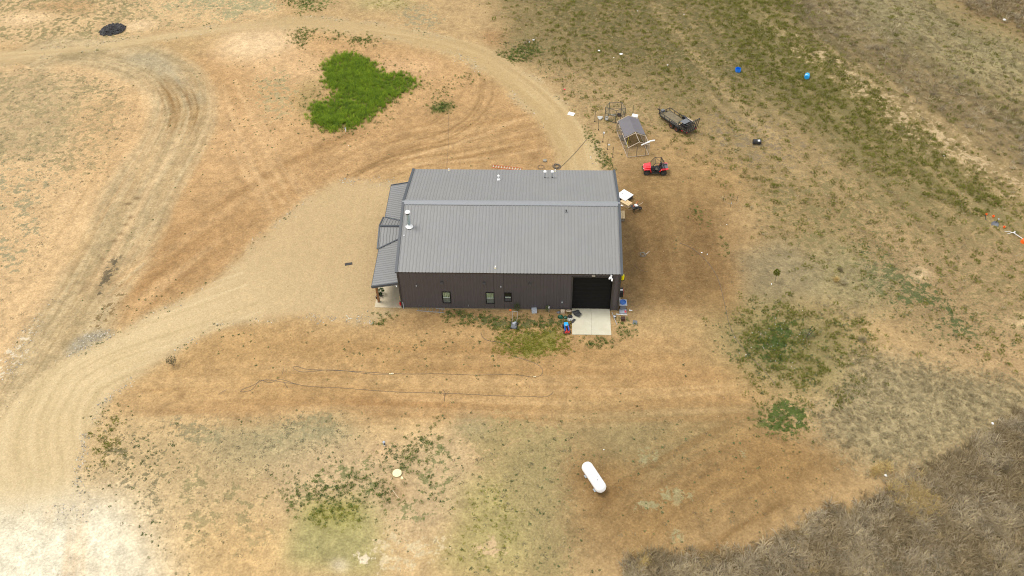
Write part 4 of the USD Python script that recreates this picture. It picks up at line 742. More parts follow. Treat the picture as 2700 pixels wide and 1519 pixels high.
part(utv, 'front_bumper', cat_([pipe([(1.28, -.30, .46), (1.42, -.26, .52), (1.44, 0, .54), (1.42, .26, .52), (1.28, .30, .46)], 0.026, 8), pipe([(1.30, -.24, .60), (1.43, -.20, .70), (1.43, .20, .70), (1.30, .24, .60)], 0.022, 8), hull([(1.25, -.28, .40), (1.25, .28, .40), (1.34, -.24, .66), (1.34, .24, .66), (1.2, -.3, .66), (1.2, .3, .66)])]), 'black_plastic')
st = part(utv, 'steering_wheel', moved(trimesh.creation.torus(0.17, 0.02, 20, 8), (0.22, 0.28, 0.98), ry=-1.0), 'black_plastic')
part(st, 'steering_column', bar((0.22, .28, .98), (0.50, .28, .80), 0.02), 'black_plastic')
part(utv, 'loose_bag', hull([(0.02, .12, .62), (0.02, .40, .62), (-0.28, .14, .62), (-0.28, .40, .62), (-0.08, .2, .86), (-0.2, .34, .84)]), 'grey_wood')

# --- utility trailer with ramp gate
tc = np.array([29.12, 30.05]); ta = math.atan2(.787, -.617)
tr_ = thing('utility_trailer', 'black tandem-axle utility trailer with plank floor and raised ramp gate', 'trailer', (tc[0], tc[1], gz(*tc)), ta)
TL_, TW = 2.20, 0.80
for k in range(9):
    yy = -TW+0.06+(k+0.5)*(2*TW-0.12)/9
    part(tr_, 'plank', box(2*TL_-0.06, (2*TW-0.12)/9-0.012, 0.04, at=(0, yy, 0.52)), 'deck_wood')
part(tr_, 'frame', cat_([sqbar((-TL_, s*TW, .48), (TL_, s*TW, .48), 0.06, 0.12) for s in (-1, 1)] + [sqbar((xx, -TW, .45), (xx, TW, .45), 0.06, 0.08) for xx in (-TL_, -1.1, 0, 1.1, TL_)]), 'dark_steel')
for s in (-1, 1):
    part(tr_, 'top_rail', sqbar((-TL_, s*TW, .90), (TL_, s*TW, .90), 0.055, 0.055), 'dark_steel')
    for xx in (-TL_, -1.45, -0.55, 0.55, 1.4, TL_): part(tr_, 'rail_post', sqbar((xx, s*TW, .5), (xx, s*TW, .90), 0.05), 'dark_steel')
    f_ = part(tr_, 'fender', cat_([hull([(0.40, s*(TW+.03), .60), (0.40, s*(TW+.30), .60), (0.22, s*(TW+.03), .80), (0.22, s*(TW+.30), .80), (0.24, s*(TW+.03), .83), (0.24, s*(TW+.30), .83), (0.44, s*(TW+.03), .62), (0.44, s*(TW+.30), .62)]),
        box2((-1.10, s*(TW+.03), .80), (0.235, s*(TW+.30), .83)), hull([(-1.28, s*(TW+.03), .60), (-1.28, s*(TW+.30), .60), (-1.10, s*(TW+.03), .80), (-1.10, s*(TW+.30), .80), (-1.12, s*(TW+.03), .83), (-1.12, s*(TW+.30), .83), (-1.32, s*(TW+.03), .62), (-1.32, s*(TW+.30), .62)])]), 'dark_steel')
    for xx in (0.0, -0.86): wheel(tr_, xx, s*(TW+0.16), 0.34, 0.20, rim_mat='rust', knobs=False, out=s)
    part(tr_, 'tail_light', box(0.05, 0.16, 0.10, at=(-TL_-0.05, s*(TW-.1), .46)), 'red_paint'); part(tr_, 'side_marker', box(0.22, 0.03, 0.07, at=(-1.62, s*(TW+.05), .46)), 'red_paint')
    part(tr_, 'leaf_spring', cat_([bar((0.3, s*.7, .40), (-1.2, s*.7, .40), .03), bar((xx := 0.0, -.9, .34), (0.0, .9, .34), .03), bar((-.86, -.9, .34), (-.86, .9, .34), .03)]), 'rust')
part(tr_, 'front_rail', cat_([sqbar((TL_, -TW, .90), (TL_, TW, .90), 0.055), sqbar((TL_, -TW*.33, .5), (TL_, -TW*.33, .9), .045), sqbar((TL_, TW*.33, .5), (TL_, TW*.33, .9), .045)]), 'dark_steel')
part(tr_, 'tongue', cat_([sqbar((TL_, -.62, .42), (3.15, 0, .42), .07, .1), sqbar((TL_, .62, .42), (3.15, 0, .42), .07, .1), box(.28, .10, .10, at=(3.25, 0, .45))]), 'dark_steel')
part(tr_, 'jack', cat_([bar((2.95, 0.14, .05), (2.95, .14, 1.0), .035, 8), bar((2.95, .14, .98), (3.12, .2, 1.02), .018), cyl(.09, .03, (2.95, .14, .03), 10)]), 'dark_steel')
part(tr_, 'battery_box', cat_([box(.34, .42, .26, at=(2.52, 0, .60))]), 'grey_plastic')
gt = part(tr_, 'ramp_gate', cat_([sqbar((-TL_-.08, -.86, .42), (-TL_-.34, -.86, 2.0), .06), sqbar((-TL_-.08, .86, .42), (-TL_-.34, .86, 2.0), .06), sqbar((-TL_-.08, -.86, .42), (-TL_-.08, .86, .42), .06), sqbar((-TL_-.34, -.86, 2.0), (-TL_-.34, .86, 2.0), .06)]), 'dark_steel')
for q in (-.52, -.17, .17, .52): part(gt, 'gate_bar', sqbar((-TL_-.08, q, .42), (-TL_-.34, q, 2.0), .06, .06), 'dark_steel')
part(gt, 'gate_mesh', cat_([sqbar((-TL_-.08-.26*t, -.85, .42+1.58*t), (-TL_-.08-.26*t, .85, .42+1.58*t), .012) for t in np.linspace(.06, .94, 14)]), 'dark_steel')
def rot2(x, y, a): return x*math.cos(a)-y*math.sin(a), x*math.sin(a)+y*math.cos(a)
def on_trailer(x, y): q = rot2(x, y, ta); return (tc[0]+q[0], tc[1]+q[1], gz(*tc)+0.54)
eq = thing('equipment_crate', 'black framed equipment crate with grey lid in the rear of the trailer', 'crate', on_trailer(-1.42, 0.05), ta)
part(eq, 'frame', cat_([sqbar(a_, b_, .05) for a_, b_ in [((x_, y_, 0), (x_, y_, .62)) for x_ in (-.62, .62) for y_ in (-.6, .6)] + [((-.62, y_, z_), (.62, y_, z_)) for y_ in (-.6, .6) for z_ in (.03, .60)] + [((x_, -.6, z_), (x_, .6, z_)) for x_ in (-.62, .62) for z_ in (.03, .60)] + [((-.62, .6, .05), (.62, .6, .58)), ((-.62, -.6, .58), (.62, -.6, .05))]]), 'black_plastic')
part(eq, 'lid', box2((-.1, -.55, .60), (.60, .40, .64)), 'grey_plastic'); part(eq, 'engine', cat_([box2((-.45, -.4, .02), (.45, .4, .40)), cyl(.16, .18, (-.3, .1, .40), 14), cyl(.1, .2, (-.35, -.25, .40), 12)]), 'black_plastic')
solo('loose_board', moved(box(0.16, 1.45, .035), on_trailer(-.62, 0)[:2] + (on_trailer(0, 0)[2]+.02,), rz=ta), 'pale_wood', 'pale board lying across the floor of the trailer', 'board')
solo('drawbar', moved(cat_([box(.10, 1.15, .05), box(.1, .1, .08, at=(0, .5, 0))]), on_trailer(-1.45, -.62)[:2] + (on_trailer(0, 0)[2]+.70,), rz=ta+math.pi/2), 'frame_tan', 'tan metal bar laid along the side of the crate in the trailer', 'bar')

# --- kennel run with a grey tarp roof
ua, va = np.array([-.19, .98, 0]), np.array([.98, .19, 0]); ko = np.array([22.90, 23.70, 0]); LK, WK, EK, RK = 5.15, 2.50, 1.38, 2.0
def kp(u, v, z): q = ko + ua*u + va*v; return np.array([q[0], q[1], gz(q[0], q[1])*0 + z + gz(ko[0], ko[1])])
kn = thing('kennel_run', 'tan pipe kennel run with gabled grey tarp over its far half', 'kennel')
def kpart(name, m, mat, parent=None, **kw): return part(parent or kn, name, m, mat, **kw)
tb = lambda a, b, r=.028: bar(kp(*a), kp(*b), r, 8)
for u in (0, 1.75, 3.45, LK):
    for v in (0, WK): kpart('post', tb((u, v, 0), (u, v, EK)), 'frame_tan')
for v in (0, WK):
    kpart('eave_rail', tb((0, v, EK), (LK, v, EK)), 'frame_tan'); kpart('bottom_rail', tb((0.0, v, .05), (LK, v, .05)), 'frame_tan')
kpart('ridge_rail', tb((0, WK/2, RK), (LK, WK/2, RK)), 'frame_tan')
for u in (0, 1.75, LK):
    kpart('rafter', tb((u, 0, EK), (u, WK/2, RK)), 'frame_tan'); kpart('rafter', tb((u, WK, EK), (u, WK/2, RK)), 'frame_tan')
for u in (0, LK): kpart('end_rail', tb((u, 0, .05), (u, WK, .05)), 'frame_tan')
kpart('door_post', tb((0, 1.05, 0), (0, 1.05, 1.5)), 'dark_frame'); kpart('door_post', tb((0, 2.1, 0), (0, 2.1, 1.45)), 'dark_frame')
kpart('brace', tb((1.75, .35, .1), (2.8, .9, 1.72), .02), 'yellow_plastic')
def tarp(v0, v1, z0, z1, sgn):
    def fn(u, v):
        uu = 1.95 + u*(LK-2.05) - 0.10*np.sin(v*3.1)*(u < .01); vv = v0+(v1-v0)*v
        zz = z0+(z1-z0)*v + .035 - .05*np.sin(v*math.pi)*np.sin(u*math.pi*2.0)**2 + .02*(nz(uu*2, vv*2, 1, 2, 9)-.5)
        q = ko[:, None, None] + ua[:, None, None]*uu + va[:, None, None]*vv
        return q[0], q[1], zz+gz(ko[0], ko[1])
    return sheet(fn, 20, 12)
kpart('tarp', tarp(.08, WK/2, EK+.02, RK+.02, 1), 'tarp_grey', smooth=True); kpart('tarp', tarp(WK+.02, WK/2, EK, RK+.02, -1), 'tarp_grey', smooth=True)
def wires(a, b, h, step=.11, r=.0035, z0=.06):
    ms = []; L = np.linalg.norm(np.array(b[:2])-np.array(a[:2]))
    for t in np.arange(step, L, step)/L:
        q = [a[0]+(b[0]-a[0])*t, a[1]+(b[1]-a[1])*t]; ms.append(bar((*q, a[2]+z0), (*q, a[2]+h), r, 3))
    for z in np.arange(z0, h, step): ms.append(bar((a[0], a[1], a[2]+z), (b[0], b[1], b[2]+z), r, 3))
    return cat_(ms)
for v in (0, WK): kpart('wire_mesh', wires(kp(0, v, 0), kp(LK, v, 0), EK), 'wire')
kpart('wire_mesh', wires(kp(0, 0, 0), kp(0, WK, 0), EK), 'wire'); kpart('wire_mesh', wires(kp(LK, 0, 0), kp(LK, WK, 0), EK), 'wire')
for v, u in ((.02, 3.6), (.02, 3.0), (.0, 4.6)): kpart('tie_strap', moved(box(.12, .12, .18), kp(u, v, EK-.02)), 'black_plastic')
def roll(a, b, r, name, label, mat, n=7, sag=.08):
    t = np.linspace(0, 1, 9); a, b = np.array(a), np.array(b)
    return solo(name, pipe(a+(b-a)*t[:, None]+np.outer(np.sin(t*math.pi)*sag, [0, 0, -1]), r, 8), mat, label, 'roll')
roll(kp(.05, 1.5, EK+.10), kp(.32, 2.55, EK+.22), .07, 'rolled_sheet', 'white roll of sheeting along the front edge of the kennel', 'white_plastic', sag=-.05)
roll(kp(.45, 2.35, EK+.14), kp(.40, 3.15, EK+.30), .08, 'rolled_sheet', 'white roll of sheeting poking out past the kennel corner', 'white_plastic', sag=-.05)
q = spot(1580+845/9.053, 260+470/9.053); solo('white_crate', moved(cat_([box(.62, .50, .36, base=True), box(.68, .56, .05, at=(0, 0, .36), base=True)]), q, rz=-.35), 'white_plastic', 'white lidded box behind the tarp-roofed kennel', 'box')
heap = []
rr = np.random.default_rng(5); fs = thing('feed_sacks', 'heap of dark sacks inside the kennel along its left wire wall', 'sacks')
for k in range(16):
    c_ = kp(rr.uniform(2.4, 4.2), rr.uniform(.05, .5), rr.uniform(.1, .3)); part(fs, 'sack', moved(trimesh.creation.icosphere(1, rr.uniform(.10, .2)), c_), 'grey_wood')

# --- dark panel pen behind it
pn = thing('panel_pen', 'open pen of dark wire panels behind the tarp-roofed kennel', 'pen')
PPn = [(20.63, 30.95), (21.17, 31.95), (22.60, 31.92), (22.97, 30.78), (21.85, 30.28)]
zb = float(gz(21.8, 31))
for i in range(5):
    a_, b_ = PPn[i], PPn[(i+1) % 5]
    pa = part(pn, 'panel', cat_([bar((*a_, zb), (*a_, zb+1.82), .035, 8), bar((*b_, zb), (*b_, zb+1.82), .03, 8), bar((*a_, zb+1.8), (*b_, zb+1.8), .028, 8), bar((*a_, zb+.06), (*b_, zb+.06), .028, 8), bar((*a_, zb+.95), (*b_, zb+.95), .02, 8)]), 'dark_frame')
    part(pa, 'wire_mesh', wires((*a_, zb), (*b_, zb), 1.78), 'wire')
part(pn, 'gate_post', bar((22.45, 30.50, zb), (22.45, 30.50, zb+1.8), .035, 8), 'dark_frame')
def bucket(name, label, q, r, h, mat, cat='bucket', fill=None, group=None):
    t = thing(name, label, cat, q)
    part(t, 'body', lathe([(0, .02), (r*.84, .02), (r*.96, h), (r, h), (r, h-.03), (r*.86, 0), (0, 0)], 18), mat, smooth=30)
    part(t, 'bail', pipe([(r*math.cos(a), 0, h-.03+.0+r*.35*math.sin(a)) for a in np.linspace(0, math.pi, 9)], .008, 5), 'galvanised')
    if fill: part(t, 'contents', cyl(r*.9, .02, (0, 0, h-.10), 14), fill)
    return t
bucket('bucket', 'white bucket at the left corner of the dark panel pen', (20.86, 30.98, zb), .19, .38, 'white_plastic', fill='grey_wood')
q = spot(1580+470/9.053, 260+412/9.053); bucket('feed_tub', 'brown feed tub on the ground inside the dark panel pen', q, .24, .25, 'brown_metal', 'tub')
q0 = spot(1580+225/9.053, 260+400/9.053); q1 = spot(1580+400/9.053, 260+408/9.053); solo('white_pole', bar(q0+[0, 0, .05], q1+[0, 0, .05], .03, 8), 'white_plastic', 'white pole lying across the floor of the dark panel pen', 'pole')

# --- steel fence posts beside the pen
first = None
PXS = [(1500+395/5.795, 230+530/5.795, 'standing beyond the others, nearest the gravel drive'), (1500+450/5.795, 230+660/5.795, 'second from the drive, beside the weeds'), (1580+85/9.053, 260+1045/9.053, 'third of the row, with a white jug beside it'),
       (1580+195/9.053, 260+1220/9.053, 'fourth of the row, left of the kennel front'), (1580+320/9.053, 260+1412/9.053, 'nearest the metal roof, last of the row'), (1580+797/9.053, 260+405/9.053, 'alone behind the tarp-roofed kennel')]
for x_, y_, txt in PXS:
    q = spot(x_, y_)
    if first is None:
        first = thing('fence_post', f'dark steel fence post {txt}', 'fence post', q, .2, group='steel fence posts by the kennel')
        part(first, 'post', cat_([box(.045, .008, 1.55, at=(0, 0, -.05), base=True), box(.008, .045, 1.55, at=(0, .022, -.05), base=True)]), 'dark_frame')
        part(first, 'anchor_plate', box(.16, .01, .18, at=(0, -.012, -.02), base=True), 'dark_frame')
    else: copy(first, q, .2+x_, f'dark steel fence post {txt}', 'fence post', 'steel fence posts by the kennel')
q = spot(1580+110/9.053, 260+845/9.053); solo('jug', moved(lathe([(0, 0), (.11, 0), (.12, .18), (.05, .24), (.04, .28), (0, .28)], 12), q), 'white_plastic', 'small white jug standing between the fence posts', 'jug', smooth=30)
def crumple(r, seed, flat=.5, n=2):
    m = trimesh.creation.icosphere(n, r); v = np.array(m.vertices); v *= (0.65+0.8*meshkit.noise(v/r*1.6+seed*3.1, seed))[:, None]; v[:, 2] *= flat; v[:, 2] -= v[:, 2].min(); m.vertices = v; return m
for k, (x_, y_, r_, txt) in enumerate(((1500+480/5.795, 230+475/5.795, .30, 'pale scrap of netting on the ground by the first fence posts'), (1580+235/9.053, 260+1105/9.053, .13, 'small pale scrap beside the fourth fence post'))):
    solo('scrap', moved(crumple(r_, k, .25), spot(x_, y_)), 'clear_sheet', txt, 'scrap')

# --- gas tank
tq = np.array([17.73, -18.94]); t_a = math.atan2(-1.81, .98)
tk = thing('gas_tank', 'white horizontal gas tank with rounded ends on the brown ground', 'tank', (*tq, gz(*tq)), t_a)
r_, Lc = .475, 2.06; a_ = np.linspace(0, math.pi/2, 10)
prof = [(r_*math.sin(t), -Lc/2-.44*math.cos(t)) for t in a_] + [(r_*math.cos(t), Lc/2+.44*math.sin(t)) for t in a_]; prof[0] = (0, prof[0][1]); prof[-1] = (0, prof[-1][1])
bd = lathe(prof, 40); bd.apply_transform(trimesh.transformations.rotation_matrix(math.pi/2, [0, 1, 0])); bd.apply_translation((0, 0, .72)); bd.fix_normals()
part(tk, 'vessel', bd, 'tank_white', smooth=40)
for xx in (-Lc/2+.02, Lc/2-.02): part(tk, 'weld_band', moved(trimesh.creation.annulus(r_-.01, r_+.004, .03), (xx, 0, .72), ry=math.pi/2), 'white_paint')
for xx in (-.72, .72): part(tk, 'saddle', cat_([box(.10, .62, .40, at=(xx, 0, 0), base=True), box(.30, .80, .10, at=(xx, 0, -.04), base=True)]), 'light_grey')
dm = part(tk, 'valve_dome', moved(lathe([(0, .20), (.12, .19), (.19, .13), (.20, 0), (0, 0)], 18), (.18, .0, 1.17)), 'tank_white', smooth=40)
part(tk, 'relief_valve', cyl(.03, .10, (-.5, 0, 1.18), 8), 'white_paint'); part(tk, 'gauge', cyl(.045, .04, (.62, -.05, 1.18), 10), 'dark_steel'); part(tk, 'gas_line', pipe([(.2, .48, .75), (.2, .56, .62), (.2, .58, 0)], .018), 'dark_steel')
part(tk, 'lifting_lug', cat_([box(.10, .02, .10, at=(-.85, 0, 1.18)), box(.10, .02, .10, at=(.85, 0, 1.18))]), 'tank_white')

# --- barrels out in the pasture
def barrel(name, label, q, r, h, mat, rz=0., lying=False, openend=True, cut=False, lab=True):
    t = thing(name, label, 'barrel', q, rz)
    pr = [(r*.9, 0), (r, .02), (r, h*.3), (r*1.04, h*.32), (r, h*.35), (r, h*.64), (r*1.04, h*.66), (r, h*.69), (r, h-.03), (r*.98, h), (r*.94, h), (r*.94, .04), (0, .04), (0, 0), (r*.9, 0)]
    if not openend: pr = [(0, 0), (r*.9, 0), (r, .02), (r, h*.3), (r*1.04, h*.32), (r, h*.35), (r, h*.64), (r*1.04, h*.66), (r, h*.69), (r, h-.02), (r*.95, h), (r*.92, h-.03), (0, h-.03)]
    m = lathe(pr, 28)
    if lying: m.apply_translation((0, 0, -h/2)); m.apply_transform(trimesh.transformations.rotation_matrix(math.pi/2, [0, 1, 0])); m.apply_translation((0, 0, r*1.02))
    m.fix_normals(); part(t, 'shell', m, mat, smooth=30)
    if lab and lying: part(t, 'sticker', moved(sheet(lambda u, v: (h*(-.32+.28*u), (r+.004)*np.sin(.1+v*.8), (r+.004)*np.cos(.1+v*.8)), 2, 8), (0, 0, r*1.02)), 'white_plastic')
    return t
barrel('plastic_barrel', 'blue plastic half barrel standing open with its dark inside showing', dspot(1856, 179), .36, .42, 'blue_plastic')
barrel('plastic_barrel', 'bright blue plastic barrel lying on its side in green pasture', dspot(2029, 197), .30, .66, 'light_blue', rz=1.25, lying=True)
barrel('plastic_barrel', 'black plastic barrel lying on its side on bare ground', dspot(1903, 362), .29, .92, 'black_plastic', rz=math.pi, lying=True, openend=False)

# --- rubble heap at the far drive
rb = np.random.default_rng(11); ms = []; c0 = D(285, 78)
for k in range(1100):
    a, d = rb.uniform(0, 2*math.pi), math.sqrt(rb.uniform(0, 1)); x_, y_ = c0[0]+1.6*d*math.cos(a), c0[1]+1.4*d*math.sin(a)+.25*d*math.cos(a)
    s = rb.uniform(.05, .19)*(1.1-.4*d); m = trimesh.convex.convex_hull(rb.normal(0, 1, (9, 3))*s*[1, 1, .7]); m.apply_translation((x_, y_, gz(x_, y_)+.45*(1-d*d)*rb.uniform(.2, 1)+s*.5)); ms.append(m)
LOOK['rubble'] = usdkit.material(stage, '/World/Looks/rubble_chunks', {'g': ('geometry', {}), 'r': ('rgb_ramp', {'ramp': [(0, (.05, .046, .047)), (.5, (.14, .13, .13)), (.8, (.30, .285, .28)), (1, (.65, .6, .55))]}), 'p': ('principled_bsdf', {'roughness': .8})}, [('g.random_per_island', 'r.fac'), ('r.color', 'p.base_color')], surface='p.BSDF')
solo('rubble_heap', cat_(ms), 'rubble', 'low heap of broken black asphalt chunks beside the far gravel drive', 'rubble heap')

# ------------------------------------------------------------------ septic lid and fittings on the near ground
q = dspot(1000, 1196); q[2] -= .05
t = thing('septic_lid', 'round cream plastic riser lid on the bare mound', 'lid', q)
part(t, 'lid', lathe([(0, .235), (.33, .225), (.375, .20), (.38, .17), (0, .17)], 36), 'cream_plastic', smooth=30); part(t, 'riser', cyl(.345, .17, (0, 0, 0), 30), 'dark_green_bag', smooth=40)
for k in range(6): part(t, 'lid_screw', cyl(.016, .012, (.335*math.cos(k*1.047), .335*math.sin(k*1.047), .222), 6), 'cream_plastic')
q = dspot(1012, 1206); solo('lid_fragment', moved(hull([(-.14, -.12, 0), (.16, -.14, 0), (0, .18, 0), (-.12, -.1, .05), (.13, -.12, .06), (0, .1, .12)]), q), 'cream_plastic', 'broken wedge of cream plastic beside the round lid', 'fragment')
a_, b_ = dspot(988, 1235), dspot(1003, 1252); solo('wooden_stake', sqbar(a_+[0, 0, .08], b_+[0, 0, .10], .03), 'stick', 'thin pale stake lying across the hollow below the round lid', 'stake')
solo('wooden_stick', sqbar(dspot(984, 1212)+[0, 0, .04], dspot(987, 1207)+[0, 0, .06], .03), 'stick', 'short pale stick left of the round cream lid', 'stick')
q = dspot(967.5, 1122); t = thing('vent_riser', 'short white standpipe with a black cap on bare soil in the weeds', 'standpipe', q)
part(t, 'pipe', cyl(.085, .42, (0, 0, -.02), 16), 'white_plastic', smooth=40); part(t, 'dome', moved(lathe([(0, .10), (.09, .07), (.125, 0), (0, 0)], 16), (0, 0, .40)), 'light_grey', smooth=40); part(t, 'black_cap', moved(lathe([(0, .10), (.08, .08), (.09, 0), (0, 0)], 14), (.05, -.10, .26)), 'black_plastic'); part(t, 'wire', bar((-.05, .06, .3), (-.22, .16, .36), .012), 'black_plastic')

# --- hoses and cables on the ground
def hose(name, pts, label, r=.015, mat='hose', cat='hose', dense=6):
    w = spots(np.array(pts, float)*K); t = np.r_[0, np.cumsum(np.linalg.norm(np.diff(w, axis=0), axis=1))]
    from scipy.interpolate import CubicSpline
    q = np.linspace(0, t[-1], max(len(pts)*dense, int(t[-1]/.35))); s = CubicSpline(t, w[:, :2])(q)
    s = s + .05*np.stack([nz(q, q*0, 1.7, 2, 5)-.5, nz(q, q*0, 1.7, 2, 6)-.5], 1)*1.2
    return solo(name, pipe(np.c_[s, gz(s[:, 0], s[:, 1])+r+.004], r, 5), mat, label, cat)
hose('hose_line', [(985, 942), (900, 937), (800, 932), (740, 928), (737, 924), (745, 921), (757, 925), (780, 929), (900, 935), (1000, 941), (1110, 941), (1200, 944), (1260, 943), (1320, 946), (1344, 949), (1362, 944), (1366, 933), (1355, 920), (1330, 908), (1290, 896)], 'long dark hose doubled back on itself with white fittings, nearer the building')
hose('hose_line', [(740, 965), (715, 962), (690, 958), (660, 957), (635, 970), (610, 980), (604, 985), (615, 986), (640, 974), (655, 956), (680, 963), (700, 955), (720, 958), (745, 966), (850, 976), (950, 984), (1050, 988), (1150, 991), (1250, 996), (1340, 998), (1380, 996), (1392, 985)], 'long dark hose with a loop at its left end, farther from the building')
hose('hose_line', [(1710, 612), (1745, 628), (1775, 655), (1800, 690), (1815, 730), (1828, 790), (1850, 850), (1890, 900), (1950, 970)], 'dark hose curving down the brown dirt right of the building', .018)
hose('hose_line', [(1210, 838), (1232, 858), (1260, 862), (1285, 880)], 'short dark hose on the dirt below the front grass', .018)
hose('cable', [(1476, 352), (1455, 376), (1430, 403), (1410, 421)], 'dark cable stretched over the gravel behind the building', .025, cat='cable')
hose('cable', [(1128, 272), (1128, 330), (1127, 380), (1122, 425)], 'thin dark cable running from the small green patch to the building', .009, cat='cable')
def coil(name, label, q, R, turns, r=.02, mat='hose', seed=1, cat='coil'):
    g = np.random.default_rng(seed); a = np.linspace(0, turns*2*math.pi, turns*18); R_ = R*(1+.18*np.sin(a*.37+seed)); z = .03+.10*np.abs(np.sin(a*.21))
    return solo(name, pipe(np.c_[q[0]+R_*np.cos(a)+.1*np.sin(a*.13), q[1]+R_*np.sin(a)+.08*np.cos(a*.17), q[2]+z], r, 5), mat, label, cat)
coil('wire_coil', 'loose grey coil of wire on the brown dirt right of the building', spot(1693, 672), .27, 5, .012, 'wire', 3)
solo('white_stick', bar(spot(1702, 672, .05), spot(1712, 664, .05), .012), 'white_plastic', 'short white stick poking from the wire coil', 'stick')
hose('hose_line', [(1600, 660), (1604, 675), (1618, 682), (1630, 683)], 'faint dark hose end on the dirt beside the right wall', .012)
coil('hose_coil', 'dark tangled hose coil behind the building near the gravel drive', spot(1280+2200/11.71, 420+230/11.71), .36, 9, .016, 'hose', 8)
coil('wire_ring', 'thin dark wire ring on the dirt behind the roof', spot(1280+1705/11.71, 420+265/11.71), .36, 1, .025, 'hose', 2)
q = spot(1280+1835/11.71, 420+55/11.71); solo('round_cover', moved(cyl(.23, .14, (0, 0, 0), 20), q), 'grey_stone', 'small round grey cover on the dirt behind the roof', 'cover')
def valve(x, y, label, s=1.):
    t = thing('hose_fitting', label, 'hose fitting', dspot(x, y, .04), .1)
    part(t, 'body', cat_([bar((-.18*s, 0, .03), (.18*s, 0, .03), .05*s, 8), cyl(.05*s, .10*s, (-.16*s, 0, -.01), 8), cyl(.05*s, .10*s, (.16*s, 0, -.01), 8)]), 'cream_plastic'); part(t, 'handle', box(.12*s, .04*s, .06*s, at=(0.05*s, 0, .10*s)), 'white_plastic')
valve(985, 942, 'white valve fitting halfway along the doubled hose', 1.0); valve(1345, 949, 'small white coupling at the right bend of the hose', .6)
for x_, y_, dx, txt in ((758, 1023, -6, 'dark slanted stick with white guard in the lower weeds, right one'), (745, 985, 3, 'dark slanted stick beside the hose loop'), (575, 1040, 20, 'thin leaning stick at the edge of the dirt bank')):
    a_ = spot(x_*K*0+x_, y_); solo('stick', bar(a_, a_+np.array([dx*.04, .25, .42]), .016), 'hose', txt, 'stick')

# ------------------------------------------------------------------ along the front wall
def ladder(name, label, a, b, w, rungs, mat, rung_mat, tilt=0., h=.05):
    a, b = np.array(a, float), np.array(b, float); L = np.linalg.norm(b-a); t = thing(name, label, 'ladder', (a+b)/2, math.atan2(b[1]-a[1], b[0]-a[0]), rx=tilt)
    for s in (-1, 1): part(t, 'rail', box(L, .03, .08, at=(0, s*w/2, 0)), mat)
    for k in range(rungs): part(t, 'rung', bar((-L/2+(k+.5)*L/rungs, -w/2, 0), (-L/2+(k+.5)*L/rungs, w/2, 0), .02, 8), rung_mat)
    return t
a_ = (spot(1050+285/5.724, 690+676/5.724)+spot(1050+292/5.724, 690+728/5.724))/2; b_ = (spot(1050+700/5.724, 690+708/5.724)+spot(1050+700/5.724, 690+760/5.724))/2
ladder('step_ladder', 'aluminium ladder lying flat against the foot of the front wall', a_+[0, -.14, .06], b_+[0, -.14, .06], .46, 8, 'galvanised', 'galvanised')
q = spot(1320+1425/16.1, 800+440/16.1); t = thing('utility_box', 'light grey utility box tilted by the foot of the front wall', 'utility box', q+[0, .22, 0], .12, rx=-.15)
part(t, 'body', box(.48, .40, .36, base=True), 'light_grey'); part(t, 'cover', box(.50, .42, .03, at=(0, 0, .362), base=True), 'light_grey')
q = spot(1320+405/16.1, 800+510/16.1); t = thing('marker_stake', 'wooden marker stake with orange top before the front wall', 'stake', q)
part(t, 'stake', box(.035, .02, .70, base=True), 'grey_wood'); part(t, 'orange_cap', cat_([box(.10, .05, .22, at=(0, 0, .62), base=True), box(.13, .02, .10, at=(.08, -.01, .70), base=True)]), 'orange_plastic')
q = spot(1320+2050/16.1, 800+385/16.1); t = thing('yard_hydrant', 'slim grey yard hydrant with a pale handle at the front wall', 'hydrant', q)
part(t, 'pipe', bar((0, 0, -.02), (0, 0, .70), .02, 8), 'galvanised'); part(t, 'head', cat_([box(.08, .10, .12, at=(0, -.02, .70), base=True), bar((0, .04, .82), (-.03, -.16, .94), .018), bar((0, -.05, .74), (0, -.13, .68), .022)]), 'white_paint')
def push_mower(name, label, q, rz, deck, eng, accent):
    t = thing(name, label, 'lawn mower', q, rz)
    part(t, 'deck', hull([(.36, -.22, .10), (.36, .22, .10), (.28, -.26, .24), (.28, .26, .24), (-.36, -.22, .10), (-.36, .22, .10), (-.28, -.24, .24), (-.28, .24, .24), (.40, 0, .12)]), deck, smooth=30)
    e = part(t, 'engine', cat_([cyl(.15, .20, (.02, 0, .24), 16), box(.20, .34, .12, at=(-.02, 0, .26), base=True)]), eng); part(e, 'pull_starter', cyl(.11, .05, (.02, 0, .44), 14), accent); part(e, 'fuel_tank', box(.12, .14, .12, at=(-.16, .10, .36)), accent)
    for x_ in (.32, -.32):
        for s in (-1, 1): w_ = cyl(.12, .06, (x_, s*.29, .12), 14, 'y'); wl = part(t, 'wheel', w_, 'rubber'); part(wl, 'hub', cyl(.05, .07, (x_, s*.29, .12), 10, 'y'), 'light_grey')
    part(t, 'handle', cat_([pipe([(-.30, s*.22, .22), (-.70, s*.24, .70), (-.98, s*.24, .98)], .014, 6) for s in (-1, 1)] + [bar((-.98, -.24, .98), (-.98, .24, .98), .016)]), 'galvanised')
    return t
push_mower('lawn_mower', 'grey push mower standing in the front grass with handle towards the wall', spot(1320+570/16.1, 800+970/16.1), -math.pi/2-.08, 'grey_plastic', 'galvanised', 'light_grey')
